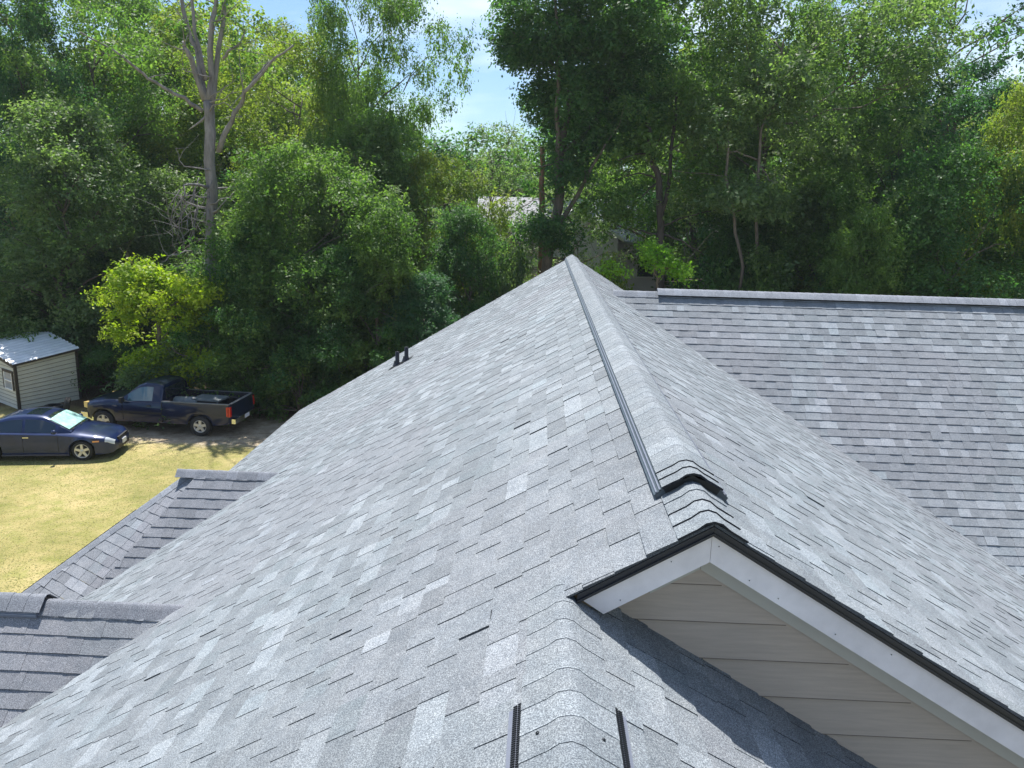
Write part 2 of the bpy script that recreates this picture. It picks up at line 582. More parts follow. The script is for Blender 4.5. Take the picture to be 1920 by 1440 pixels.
# ---- roof decks and rake trim (solid thickness under the shingles)
mb = MB()
def deck(x0, x1, y0, y1, zf, th=0.11, off=0.012):
    p = [Vector((x0, y0, zf(x0) - off)), Vector((x1, y0, zf(x1) - off)), Vector((x1, y0, zf(x1) - off - th)), Vector((x0, y0, zf(x0) - off - th))]
    mb.prism(p, (0, y1 - y0, 0))
deck(EAVE_X + 0.02, XR, YA + 0.04, YB - 0.02, zl)
deck(XR + 0.001, XR + HW_ - 0.02, YA + 0.04, YB - 0.02, zr_)
deck(EAVE_X + 0.02, X3, -2.4, YA + 0.038, zl)
z3f = lambda x: Z3 - S3 * (x - X3)
deck(X3 + 0.001, X3 + 5.4, -2.4, 3.05, z3f)
o = mb.build("roof_deck", M["wood_roof"], house, HO)
mb = MB()
for sgn in (-1, 1):
    p = [Vector((0.95, YW, ZW - 0.02)), Vector((0.95, YW + sgn * 5.6, ZW - 0.02 - 5.6 * SW)), Vector((0.95, YW + sgn * 5.6, ZW - 0.13 - 5.6 * SW)), Vector((0.95, YW, ZW - 0.13))]
    mb.prism(p, (WX1 - 1.0, 0, 0))
mb.build("roof_deck", M["wood_roof"], house, HO)

# ---- near gable rake: shingle overhang, black drip edge, white board, soffit
rake = MB(); drip = MB(); soff = MB()
XL_END, XR_END = 0.262, XR + HW_ - 0.1
YF = YA + 0.022                                   # front face of the board
for (xa, xb, zf) in ((XL_END, XR, zl), (XR, XR_END, zr_)):
    top, dpt = -0.052, 0.117
    if zf is zl:
        poly = [Vector((xa - 0.058, YF, zf(xa - 0.058) + top)), Vector((xb, YF, zf(xb) + top)), Vector((xb, YF, zf(xb) + top - dpt)), Vector((xa + 0.035, YF, zf(xa + 0.035) + top - dpt))]
    else:
        poly = [Vector((xa + 0.0015, YF, zf(xa) + top)), Vector((xb, YF, zf(xb) + top)), Vector((xb, YF, zf(xb) + top - dpt)), Vector((xa + 0.0015, YF, zf(xa) + top - dpt))]
    rake.prism(poly, (0, 0.03, 0))
    # drip edge: dark metal with a small kick
    x0 = xa - 0.075 if zf is zl else xa + 0.001
    q = [Vector((x0, YA - 0.002, zf(x0) - 0.010)), Vector((xb - (0 if zf is zr_ else 0.0), YA - 0.002, zf(xb) - 0.010)), Vector((xb, YA - 0.002, zf(xb) - 0.050)), Vector((x0, YA - 0.002, zf(x0) - 0.050))]
    drip.prism(q, (0, 0.022, 0))
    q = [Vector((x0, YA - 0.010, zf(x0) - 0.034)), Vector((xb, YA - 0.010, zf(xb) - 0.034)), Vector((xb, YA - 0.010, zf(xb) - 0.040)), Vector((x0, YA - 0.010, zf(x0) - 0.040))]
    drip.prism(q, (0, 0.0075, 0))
    # soffit under the overhang
    xs0 = xa + 0.04 if zf is zl else xa + 0.002
    q = [Vector((xs0, YF + 0.032, zf(xs0) - 0.123)), Vector((xb, YF + 0.032, zf(xb) - 0.123)), Vector((xb, YF + 0.032, zf(xb) - 0.138)), Vector((xs0, YF + 0.032, zf(xs0) - 0.138))]
    soff.prism(q, (0, 3.038 - YF - 0.032, 0))
    # inner trim board against the wall
    xq = 0.50 if zf is zl else xs0
    q = [Vector((xq, 3.040, zf(xq) - 0.141)), Vector((xb, 3.040, zf(xb) - 0.141)), Vector((xb, 3.040, zf(xb) - 0.272)), Vector((xq, 3.040, zf(xq) - 0.272))]
    soff.prism(q, (0, 0.018, 0))
rk = rake.build("rake_board", M["fascia"], house, HO)
rk["label"] = "white painted rake boards meeting at the gable peak"
for (xx, zf) in ((0.36, zl), (0.55, zl), (0.73, zr_), (0.86, zr_), (0.98, zr_), (1.22, zr_), (1.45, zr_)):
    z = zf(xx) - 0.052 - (0.03 if (int(xx * 100) % 2) else 0.09)
    nb = MB(); nb.lathe([(0, 0.0), (0, 0.0022), (0.0025, 0.0020), (0.003, 0)], (xx, YF - 0.003, z), (0, 1, 0), 8)
    no_ = nb.build("nail_head", M["nail"], rk); no_.location = (-HO[0], -HO[1], -HO[2])
drip.build("drip_edge", M["drip"], house, HO)
soff.build("soffit", M["soffit"], house, HO)

# ---- taupe lap-siding gable wall
WY = 3.08
mb = MB()
wall_zs = [-1.527, -1.709, -1.873, -2.049, -2.224]
z = -1.345; lines = [z]
zs = [-1.20, -1.367, -1.538, -1.709, -1.879, -2.050, -2.221]
while zs[-1] > -5.6: zs.append(zs[-1] - 0.171)
for i in range(len(zs) - 1):
    za, zb = zs[i], zs[i + 1]
    hps = [(S_, 1, -H_ - 0.135 + S_ * XR), (-S_, 1, -H_ - 0.135 - S_ * XR), (-S3, -1, -(Z3 + S3 * X3) + 0.004), (1, 0, 6.9)]
    # keep points under both slopes and above the lower roof
    poly = clip_halfplanes([(0.1, za), (6.9, za), (6.9, zb), (0.1, zb)], hps)
    if len(poly) < 3: continue
    fr = [Vector((x, WY - 0.002 - 0.016 * (za - zz) / (za - zb), zz)) for x, zz in poly]
    bk = [Vector((x, WY + 0.02, zz)) for x, zz in poly]
    n = len(poly)
    mb.add(fr + bk, [tuple(range(n))] + [(i2, (i2 + 1) % n, n + (i2 + 1) % n, n + i2) for i2 in range(n)])
o = mb.build("gable_wall", M["siding"], house, HO)
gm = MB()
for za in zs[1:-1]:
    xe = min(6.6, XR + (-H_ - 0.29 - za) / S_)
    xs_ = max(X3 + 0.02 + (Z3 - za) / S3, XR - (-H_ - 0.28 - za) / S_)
    if xe > xs_ + 0.02: gm.box(((xs_ + xe) / 2, WY - 0.010, za - 0.0016), (xe - xs_, 0.018, 0.0032))  # dark strip paints in the shade under each lap
go2 = gm.build("siding_lap_shade", M["lap_shade"], o)
go2.location = (-HO[0], -HO[1], -HO[2])
o["label"] = "taupe lap siding in the shade of the near gable"

# ---- ridge caps and vents
DL, DR = (-1, 0, -S_), (1, 0, -S_)
# main ridge: plain caps at the near end, vent from y=3.30
mb = MB(); cap_run(mb, (XR, YA - 0.005, -H_), (XR, 3.45, -H_), DL, DR, hw=0.15, lift=0.004, seed=3, expo=0.122, step=0.006, dark=3)
mb.build("ridge_cap", M["shingle"], house, HO, tones=True)
mb = MB(); cap_run(mb, (XR, 3.315, -H_ + 0.002), (XR, 3.61, -H_ + 0.002), DL, DR, hw=0.128, lift=0.040, seed=4, expo=0.095, step=0.006, dark=3)
cap_run(mb, (XR, 3.61, -H_ + 0.002), (XR, YB + 0.02, -H_ + 0.002), DL, DR, hw=0.128, lift=0.040, seed=5, expo=0.14, bright=1.04, irregular=0.12, step=0.0014)
mb.build("ridge_cap", M["shingle"], house, HO, tones=True)
mb = MB(); vent_run(mb, (XR, 3.335, -H_ + 0.002), (XR, YB, -H_ + 0.002), DL, DR, 0.122, 0.176, h=0.042)
mb.build("ridge_vent", [simple("vent_flange_slate", (0.075, 0.095, 0.115), 0.35, scale=30), M["vent_dark"], M["vent"]], house, HO)
# near lower ridge
D3L, D3R = (-1, 0, -S_), (1, 0, -S3)
mb = MB(); cap_run(mb, (X3, 2.29, Z3), (X3, 3.0, Z3), D3L, D3R, hw=0.158, lift=0.006, seed=6, expo=0.137)
mb.build("ridge_cap", M["shingle"], house, HO, tones=True)
mb = MB(); cap_run(mb, (X3, -2.4, Z3 + 0.001), (X3, 2.40, Z3 + 0.001), D3L, D3R, hw=0.158, lift=0.026, seed=7, expo=0.125)
mb.build("ridge_cap", M["shingle"], house, HO, tones=True)
mb = MB(); vent_run(mb, (X3, 1.30, Z3 + 0.001), (X3, 2.27, Z3 + 0.001), D3L, D3R, 0.150, 0.212, h=0.028, fine=True)
mb.build("ridge_vent", [M["vent"], M["vent_dark"], M["flash"]], house, HO)
for (xx, yy, sg) in ((0.035, 2.075, -1), (0.235, 2.06, 1)):
    nn = Vector((sg * S_, 0, 1)).normalized()
    zz = (zl(xx) if sg < 0 else z3f(xx)) + 0.041
    rn = MB(); rn.lathe([(0, 0), (0.0, 0.006), (-0.006, 0.005), (-0.012, 0.002)], (xx, yy, zz), nn, 10)
    rn.build("roofing_nail", M["nail"], house, HO)
# right wing ridge
DWf, DWb = (0, -1, -SW), (0, 1, -SW)
mb = MB(); cap_run(mb, (1.28, YW, ZW), (2.12, YW, ZW), DWf, DWb, hw=0.15, lift=0.006, seed=8, tint=(1, 0.98, 1.03))
mb.build("ridge_cap", M["shingle"], house, HO, tones=True)
mb = MB(); cap_run(mb, (2.05, YW, ZW), (WX1 + 0.02, YW, ZW), DWf, DWb, hw=0.135, lift=0.058, step=0.005, seed=9, tint=(1.02, 0.99, 1.04), bright=1.1)
mb.build("ridge_cap", M["shingle"], house, HO, tones=True)
mb = MB(); vent_run(mb, (2.07, YW, ZW), (WX1, YW, ZW), DWf, DWb, 0.108, 0.116, h=0.058)
mb.build("ridge_vent", [M["vent_dark"], M["vent_dark"], M["vent"]], house, HO)

# ---- left bay roof: ridge running left, camera-facing slope, diagonal slope, hip caps
R1Y, R1Z, PKX = 10.20, -3.72, -4.80
SF = 0.95
CF = 1 / math.sqrt(1 + SF * SF)
TI = (1.12, 1.08, 1.09)  # lighter tint brightens the bay slope turned from the sun
# seam between the camera-facing slope and the diagonal slope
P0 = Vector((-4.62, 10.16, -3.79))
P1 = Vector((-5.62, 8.78, -3.72 - SF * (10.20 - 8.78)))
mb = MB()
OF = Vector((0, R1Y, R1Z)); VF = Vector((0, -CF, -SF * CF))
def uvF(p): return (p.x, (R1Y - p.y) / CF)
a0, a1 = uvF(P0), uvF(P1)
# line through a0,a1: keep to the right
dx, dv = a1[0] - a0[0], a1[1] - a0[1]
# right side: cross >= 0
ha = (-dv, dx, -dv * a0[0] + dx * a0[1])
test = ha[0] * (-3.5) + ha[1] * a0[1]
if test > ha[2]: ha = (-ha[0], -ha[1], -ha[2])
shingle_plane(mb, OF, Vector((1, 0, 0)), VF, [[ha, (1, 0, -3.0), (0, 1, 3.6), (0, -1, 0)]], -7.0, -3.0, 0, 3.6, 21, tint=TI, light=0.14, wmin=0.12, wmax=0.3, t_dn=0.010, t_tooth=0.003)
o = mb.build("roof_slope", M["shingle"], house, HO, tones=True)
o["label"] = "small dark slope of the left bay facing the viewer"
# diagonal slope
Q0 = Vector((-4.86, 10.20, -3.73))
Q1 = Vector((-6.45, 9.38, -5.03))
Dn = (P1 - P0).cross(Q1 - P0).normalized()
if Dn.z < 0: Dn = -Dn
hor = Dn.cross(Vector((0, 0, 1))).normalized()
if hor.x < 0: hor = -hor
dwn = Dn.cross(hor).normalized()
if dwn.z > 0: dwn = -dwn
OD = P0.copy()
def uvD(p):
    q = p - OD; return (q.dot(hor), q.dot(dwn))
def hp_through(p, q, inside):
    a, b = uvD(p), uvD(q)
    dx, dv = b[0] - a[0], b[1] - a[1]
    h = (-dv, dx, -dv * a[0] + dx * a[1])
    i = uvD(inside)
    if h[0] * i[0] + h[1] * i[1] > h[2]: h = (-h[0], -h[1], -h[2])
    return h
mid_in = (P1 + Q1 + P0) / 3
mb = MB()
# outer hip line lies in the plane through Q0 projected onto the diagonal slope
Q0p = Q0 - Dn * (Q0 - P0).dot(Dn)
P1x = P0 + (P1 - P0) * 1.5; Q1x = Q0p + (Q1 - Q0p) * 1.5
shingle_plane(mb, OD, hor, dwn, [[hp_through(P0, P1, mid_in), hp_through(Q0p, Q1, mid_in), (0, 1, 2.9), (0, -1, 0)]], -3.5, 3.5, 0, 2.9, 22, tint=(1.12, 1.08, 1.10), light=0.2, wmin=0.1, wmax=0.24)  # brightened by the same added tint as the bay slope
o = mb.build("roof_slope", M["shingle"], house, HO, tones=True)
o["label"] = "narrow diagonal slope of the left bay beside the lawn"
# outer left slope of the bay (falls towards the lawn, seen edge-on)
mb = MB()
hipd = (Q1 - Q0p).normalized()
sideP = [Q0p, Q0p + hipd * 2.9, Q0p + hipd * 2.9 + Vector((-0.35, 0.2, -0.42)), Vector((-5.6, 11.6, -5.2)), Vector((-4.9, 11.2, -4.4))]
# eave fascia / drip edge under the hip
e0 = Q0p + hipd * 0.75; e1 = Q0p + hipd * 3.1
offs = Vector((-0.085, 0.05, -0.03))
mb.add([e0 + offs, e1 + offs, e1 + offs + Vector((0, 0, -0.12)), e0 + offs + Vector((0, 0, -0.12)),
        e0 + offs + Vector((0.25, -0.02, -0.06)), e1 + offs + Vector((0.25, -0.02, -0.06)), e1 + offs + Vector((0.25, -0.02, -0.16)), e0 + offs + Vector((0.25, -0.02, -0.16))],
       [(0, 1, 2, 3), (4, 7, 6, 5), (0, 4, 5, 1), (3, 2, 6, 7), (0, 3, 7, 4), (1, 5, 6, 2)])
mb.build("drip_edge", M["drip"], house, HO)
mb = MB()
cap_run(mb, Q0p + hipd * 3.0, Q0p + hipd * 0.02, Dn.cross(hipd) * (1 if Dn.cross(hipd).x > 0 else -1) + Vector((0, 0, -0.02)), Vector((-0.75, 0.25, -0.62)), hw=0.11, lift=0.020, step=0.006, seed=23, tint=(1.02, 1.0, 1.05), expo=0.16)
cap_run(mb, (-4.93, R1Y, R1Z), (-3.36, R1Y, R1Z), (0, -1, -SF), (0, 1, -SF), hw=0.13, lift=0.006, step=0.006, seed=24, tint=(0.90, 0.87, 0.91))
mb.build("ridge_cap", M["shingle"], house, HO, tones=True)
mb = MB()
shingle_plane(mb, OF, Vector((1, 0, 0)), Vector((0, CF, -SF * CF)), [[(-1, 0, 4.9), (1, 0, -2.6), (0, 1, 2.4), (0, -1, 0)]], -4.9, -2.6, 0, 2.4, 25, wmin=0.2, wmax=0.4)
o = mb.build("roof_slope", M["shingle"], house, HO, tones=True)
o["label"] = "hidden rear slope of the left bay"

# ---- nearest left roof: ridge running left with vent
R2Y, R2Z = 5.87, -3.335
S2F = 1.0; C2 = 1 / math.sqrt(2)
mb = MB()
O2 = Vector((0, R2Y, R2Z))
shingle_plane(mb, O2, Vector((1, 0, 0)), Vector((0, -C2, -C2)), [[(1, 0, -2.0), (0, 1, 4.2), (0, -1, 0)]], -9.0, -2.0, 0, 4.2, 31, tint=(1.16, 1.11, 1.11), light=0.14, wmin=0.14, wmax=0.34, t_dn=0.009, t_tooth=0.003)  # tint lightened to brighten a slope turned from the sun
o = mb.build("roof_slope", M["shingle"], house, HO, tones=True)
o["label"] = "dark slope of the nearest left roof facing the viewer"
mb = MB()
shingle_plane(mb, O2, Vector((1, 0, 0)), Vector((0, C2, -C2)), [[(1, 0, -2.0), (0, 1, 2.2), (0, -1, 0)]], -9.0, -2.0, 0, 2.2, 32, wmin=0.2, wmax=0.4)
o = mb.build("roof_slope", M["shingle"], house, HO, tones=True)
o["label"] = "rear slope of the nearest left roof"
mb = MB(); cap_run(mb, (-4.02, R2Y, R2Z), (-2.72, R2Y, R2Z), (0, -1, -1), (0, 1, -1), hw=0.135, lift=0.006, step=0.005, seed=33, tint=(0.9, 0.87, 0.91))
cap_run(mb, (-4.02, R2Y, R2Z), (-9.0, R2Y, R2Z), (0, -1, -1), (0, 1, -1), hw=0.125, lift=0.046, step=0.005, seed=34, tint=(0.92, 0.9, 0.94))
mb.build("ridge_cap", M["shingle"], house, HO, tones=True)
mb = MB(); vent_run(mb, (-9.0, R2Y, R2Z), (-4.05, R2Y, R2Z), (0, -1, -1), (0, 1, -1), 0.112, 0.158, h=0.046)
mb.build("ridge_vent", [M["vent"], M["vent_dark"], M["flash"]], house, HO)
# ---- drip edge at the left eave and far rake
mb = MB()
ze = zl(EAVE_X)
mb.prism([Vector((EAVE_X - 0.012, 11.2, ze - 0.012)), Vector((EAVE_X + 0.0, 11.2, ze - 0.012)), Vector((EAVE_X + 0.0, 11.2, ze - 0.15)), Vector((EAVE_X - 0.012, 11.2, ze - 0.15))], (0, YB - 11.2, 0))
mb.prism([Vector((EAVE_X, YB - 0.01, zl(EAVE_X) - 0.012)), Vector((XR, YB - 0.01, -H_ - 0.012)), Vector((XR, YB - 0.01, -H_ - 0.17)), Vector((EAVE_X, YB - 0.01, zl(EAVE_X) - 0.17))], (0, 0.012, 0))
mb.build("drip_edge", M["drip"], house, HO)
# ---- plumbing vent pipes on the left slope
for (px, py) in ((-2.91, 15.96), (-2.70, 15.84)):
    pz = zl(px)
    vm = MB(); vm.lathe([(-0.05, 0.045), (0.29, 0.042), (0.29, 0.034), (0.2, 0.034)], (px, py, pz), (0, 0, 1), 16)
    vm.lathe([(0.27, 0.0), (0.27, 0.036)], (px, py, pz), (0, 0, 1), 16)
    vp = vm.build("vent_pipe", M["pipe"], house, HO)
    fm = MB()
    fm.lathe([(0.02, 0.10), (0.05, 0.075), (0.10, 0.050), (0.11, 0.048)], (px, py, pz - 0.012), (-0.2, 0, 1), 16)
    fm.prism([Vector((px - 0.17, py - 0.15, zl(px - 0.17) + 0.012)), Vector((px + 0.12, py - 0.15, zl(px + 0.12) + 0.012)), Vector((px + 0.12, py + 0.15, zl(px + 0.12) + 0.012)), Vector((px - 0.17, py + 0.15, zl(px - 0.17) + 0.012))], (0, 0, 0.004))
    fo = fm.build("pipe_flashing", M["pipe"], vp)
    fo.location = (-HO[0], -HO[1], -HO[2])
# ---- house walls under the roofs
mb = MB()
def wallbox(x0, x1, y0, y1, zt):
    mb.box(((x0 + x1) / 2, (y0 + y1) / 2, (zt + GZ) / 2), (x1 - x0, y1 - y0, zt - GZ))
wallbox(-5.3, 6.7, 3.4, 18.05, -5.45)
wallbox(-5.3, 5.2, -2.2, 3.38, -5.5)
wallbox(6.72, 14.2, 8.9, 19.0, -6.2)
wallbox(-9.0, -5.32, 3.0, 7.0, -6.5)
wallbox(-5.9, -5.32, 9.6, 11.4, -5.95)
# far gable end
mb.prism([Vector((-5.3, 18.05, -5.45)), Vector((6.7, 18.05, -5.45)), Vector((XR, 18.05, -1.5))], (0, -0.15, 0))
mb.build("wall", M["siding"], house, HO)

# =================================================================== GROUND
def ground_mat():
    m, nt, b = new_mat("lawn_and_dirt")
    ge = N(nt, "ShaderNodeNewGeometry")
    P = ge.outputs["Position"]
    n1 = noise(nt, 0.35, 5, 0.6, P); n2 = noise(nt, 2.2, 5, 0.7, P); n3 = noise(nt, 22, 4, 0.75, P)
    dry = ramp(nt, n1.outputs["Fac"], [(0.30, (0.22, 0.21, 0.075)), (0.45, (0.34, 0.295, 0.12)), (0.60, (0.44, 0.365, 0.17)), (0.75, (0.48, 0.39, 0.20))])
    v2 = ramp(nt, n2.outputs["Fac"], [(0.3, (0.68, 0.80, 0.55)), (0.55, (1, 1, 1)), (0.75, (1.18, 1.10, 1.1))])
    v3 = ramp(nt, n3.outputs["Fac"], [(0.3, (0.80, 0.83, 0.76)), (0.7, (1.18, 1.16, 1.2))])
    g = mixc(nt, 1.0, dry.outputs["Color"], v2.outputs["Color"], 'MULTIPLY')
    g = mixc(nt, 1.0, g, v3.outputs["Color"], 'MULTIPLY')
    dirt = ramp(nt, n2.outputs["Fac"], [(0.3, (0.20, 0.15, 0.10)), (0.55, (0.42, 0.345, 0.25)), (0.75, (0.56, 0.48, 0.37))])
    d = mixc(nt, 1.0, dirt.outputs["Color"], v3.outputs["Color"], 'MULTIPLY')
    litter = ramp(nt, n3.outputs["Fac"], [(0.3, (0.03, 0.022, 0.014)), (0.5, (0.09, 0.062, 0.04)), (0.72, (0.20, 0.14, 0.09))])
    sx = N(nt, "ShaderNodeSeparateXYZ"); nt.links.new(P, sx.inputs[0])
    wob = N(nt, "ShaderNodeMath", operation='MULTIPLY_ADD')
    nt.links.new(noise(nt, 0.9, 4, 0.6, P).outputs["Fac"], wob.inputs[0]); wob.inputs[1].default_value = 1.6
    nt.links.new(sx.outputs["Y"], wob.inputs[2])
    # boundary line of the lawn: y = 24.6 near the cars, dirt strip beyond
    lin = N(nt, "ShaderNodeMath", operation='MULTIPLY_ADD'); lin.inputs[1].default_value = -0.02
    nt.links.new(sx.outputs["X"], lin.inputs[0]); nt.links.new(wob.outputs[0], lin.inputs[2])
    f1 = N(nt, "ShaderNodeMapRange"); f1.inputs["From Min"].default_value = 25.45; f1.inputs["From Max"].default_value = 25.85
    nt.links.new(lin.outputs[0], f1.inputs["Value"])
    f2 = N(nt, "ShaderNodeMapRange"); f2.inputs["From Min"].default_value = 28.6; f2.inputs["From Max"].default_value = 30.0
    nt.links.new(lin.outputs[0], f2.inputs["Value"])
    # no dirt strip left of the pickup: grass again by the shed
    f3 = N(nt, "ShaderNodeMapRange"); f3.inputs["From Min"].default_value = -15.8; f3.inputs["From Max"].default_value = -14.8
    nt.links.new(sx.outputs["X"], f3.inputs["Value"])
    fm = N(nt, "ShaderNodeMath", operation='MULTIPLY'); nt.links.new(f1.outputs[0], fm.inputs[0]); nt.links.new(f3.outputs[0], fm.inputs[1])
    c = mixc(nt, fm.outputs[0], g, d)
    c = mixc(nt, f2.outputs[0], c, litter.outputs["Color"])
    nt.links.new(c, b.inputs["Base Color"]); b.inputs["Roughness"].default_value = 0.95
    b.inputs["Specular IOR Level"].default_value = 0.15
    bp = N(nt, "ShaderNodeBump", Strength=0.8, Distance=0.05)
    nt.links.new(n3.outputs["Fac"], bp.inputs["Height"]); nt.links.new(bp.outputs["Normal"], b.inputs["Normal"])
    return m

mb = MB()
gs = 240.0
mb.quad((-gs, -gs, GZ), (gs, -gs, GZ), (gs, gs, GZ), (-gs, gs, GZ))
tag(mb.build("ground", ground_mat()), kind="structure")

# grass blades over the visible lawn
def grass_mat():
    m, nt, b = new_mat("dry_grass_blades")
    at = N(nt, "ShaderNodeAttribute"); at.attribute_name = "tone"
    nt.links.new(at.outputs["Color"], b.inputs["Base Color"]); b.inputs["Roughness"].default_value = 0.7
    tr = N(nt, "ShaderNodeBsdfTranslucent"); nt.links.new(at.outputs["Color"], tr.inputs["Color"])
    mx = N(nt, "ShaderNodeMixShader"); mx.inputs[0].default_value = 0.62
    nt.links.new(b.outputs[0], mx.inputs[1]); nt.links.new(tr.outputs[0], mx.inputs[2])
    nt.links.new(mx.outputs[0], nt.nodes["Material Output"].inputs["Surface"])
    return m

def quads_mesh(name, P, T, mat):
    """P (n,4,3) quads, T (n,3) tones"""
    n = len(P)
    me = bpy.data.meshes.new(name)
    me.vertices.add(n * 4); me.vertices.foreach_set("co", P.reshape(-1).astype(np.float32))
    me.loops.add(n * 4); me.loops.foreach_set("vertex_index", np.arange(n * 4, dtype=np.int32))
    me.polygons.add(n)
    me.polygons.foreach_set("loop_start", np.arange(0, n * 4, 4, dtype=np.int32))
    me.polygons.foreach_set("loop_total", np.full(n, 4, np.int32))
    at = me.attributes.new("tone", 'FLOAT_COLOR', 'FACE')
    C = np.ones((n, 4), np.float32); C[:, :3] = T
    at.data.foreach_set("color", C.ravel())
    me.materials.append(mat)
    me.update(); me.validate()
    return me

rs = np.random.RandomState(5)
n = 110000
gx = rs.uniform(-21, -5.5, n); gy = rs.uniform(11, 27.5, n)
keep = (gy < 25.3 + 0.5 * np.sin(gx * 1.7) - 0.3) | (gx < -15.3)
keep &= ~((gx > -21.6) & (gx < -18.0) & (gy > 27.2))
# clumpier where greener
cl = np.sin(gx * 0.9 + 1.3 * np.sin(gy * 0.7)) * np.sin(gy * 0.8 + gx * 0.3)
keep &= rs.rand(n) < 0.75 + 0.25 * cl
gx, gy, cl = gx[keep], gy[keep], cl[keep]
n = len(gx)
h = rs.uniform(0.005, 0.015, n); w = rs.uniform(0.010, 0.024, n)
th = rs.uniform(0, 2 * np.pi, n); lean = rs.uniform(0.0, 0.05, n); la = rs.uniform(0, 2 * np.pi, n)
bx, by = np.cos(th) * w, np.sin(th) * w
P = np.zeros((n, 4, 3))
P[:, 0] = np.stack([gx - bx, gy - by, np.full(n, GZ - 0.003)], 1)
P[:, 1] = np.stack([gx + bx, gy + by, np.full(n, GZ - 0.003)], 1)
P[:, 2] = np.stack([gx + bx * .3 + np.cos(la) * lean, gy + by * .3 + np.sin(la) * lean, GZ + h], 1)
P[:, 3] = np.stack([gx - bx * .3 + np.cos(la) * lean, gy - by * .3 + np.sin(la) * lean, GZ + h], 1)
dryc = np.array((0.42, 0.385, 0.19)); grn = np.array((0.24, 0.27, 0.10))
mixf = np.clip(0.25 + rs.rand(n) * 0.25 + 0.35 * cl, 0, 1)[:, None] * 0.8
T = dryc * (1 - mixf) + grn * mixf
T *= rs.uniform(1.1, 1.45, (n, 1))
go = bpy.data.objects.new("grass", quads_mesh("grass", P, T, grass_mat()))
col.objects.link(go)
tag(go, "short sun-dried yellow grass of the lawn below the roof", "grass", kind="stuff")

# =================================================================== TREES
M["bark_dark"] = bark_mat("bark_dark", (0.060, 0.050, 0.042))
M["bark_mid"] = bark_mat("bark_brown", (0.14, 0.115, 0.095))
M["bark_grey"] = bark_mat("bark_bleached_grey", (0.22, 0.205, 0.205), 5.0)
M["bark_red"] = bark_mat("bark_reddish", (0.24, 0.13, 0.08))
L_ = {
    "dark": leaf_mat("leaf_dark", (0.034, 0.096, 0.034), (0.115, 0.215, 0.068), trans=0.5),
    "deep": leaf_mat("leaf_deep_blue_green", (0.030, 0.092, 0.050), (0.095, 0.195, 0.092), trans=0.5),
    "mid": leaf_mat("leaf_mid", (0.058, 0.128, 0.034), (0.180, 0.260, 0.075), trans=0.5),
    "grey": leaf_mat("leaf_grey_green", (0.070, 0.130, 0.052), (0.210, 0.275, 0.115), gloss=0.4, trans=0.5),
    "yell": leaf_mat("leaf_yellow_green", (0.090, 0.155, 0.032), (0.270, 0.290, 0.065), trans=0.5),
    "lime": leaf_mat("leaf_lime", (0.14, 0.24, 0.02), (0.40, 0.44, 0.035), trans=0.42),
    "brite": leaf_mat("leaf_bright_green", (0.10, 0.24, 0.02), (0.26, 0.42, 0.04), trans=0.42),
}


DENS = 2.3


def leaves(rng, centers, radii, per, size, flat=0.6, aspect=0.55, updir=0.55, hue=None):
    """clumps of leaf quads; returns P,T"""
    Ps, Ts = [], []
    for ci, (c, r) in enumerate(zip(centers, radii)):
        k = max(8, int(per * DENS * (r ** 2)))
        nt_ = max(3, k // 9)
        td = rng.normal(size=(nt_, 3)); td /= np.linalg.norm(td, axis=1)[:, None]
        trad = rng.uniform(0.3, 1.0, nt_) ** 0.6 * r * rng.uniform(0.75, 1.2, nt_)
        tp_c = td * trad[:, None]; tp_c[:, 2] *= flat
        tp_c += rng.normal(size=(nt_, 3)) * r * 0.12
        tdir = td + np.array((0, 0, -0.25)) + rng.normal(size=(nt_, 3)) * 0.5; tdir /= np.linalg.norm(tdir, axis=1)[:, None]
        tn = td * 0.5 + np.array((0, 0, updir + 0.2)) + rng.normal(size=(nt_, 3)) * 0.35
        ti = rng.randint(0, nt_, k)
        along = rng.uniform(-1.0, 1.0, k)[:, None] * size * 4.0
        p = tp_c[ti] + tdir[ti] * along + rng.normal(size=(k, 3)) * size * 1.0
        pos = np.array(c) + p
        nrm = tn[ti] + rng.normal(size=(k, 3)) * 0.38
        nrm /= np.linalg.norm(nrm, axis=1)[:, None]
        t = np.cross(nrm, rng.normal(size=(k, 3))); t /= np.linalg.norm(t, axis=1)[:, None] + 1e-9
        b = np.cross(nrm, t)
        s = size * rng.uniform(0.6, 1.35, k)[:, None]
        q = np.stack([pos - t * s, pos - b * s * aspect + nrm * s * 0.12, pos + t * s, pos + b * s * aspect + nrm * s * 0.12], 1)
        Ps.append(q)
        tone = np.clip(rng.uniform(0.15, 0.75) + rng.uniform(-0.3, 0.3, k), 0, 1)
        Ts.append(np.stack([tone, tone, tone], 1))
    return np.concatenate(Ps), np.concatenate(Ts)


def limb_path(rng, a, b, bend=0.12, n=5, sag=0.0):
    a = np.array(a, float); b = np.array(b, float); L = np.linalg.norm(b - a)
    o1 = rng.normal(size=3) * bend * L
    pts = []
    for i in range(n + 1):
        t = i / n
        p = a * (1 - t) + b * t + o1 * math.sin(math.pi * t) * 0.6 + rng.normal(size=3) * 0.02 * L * (0 < i < n)
        p[2] += sag * L * math.sin(math.pi * t)
        pts.append(p)
    return pts


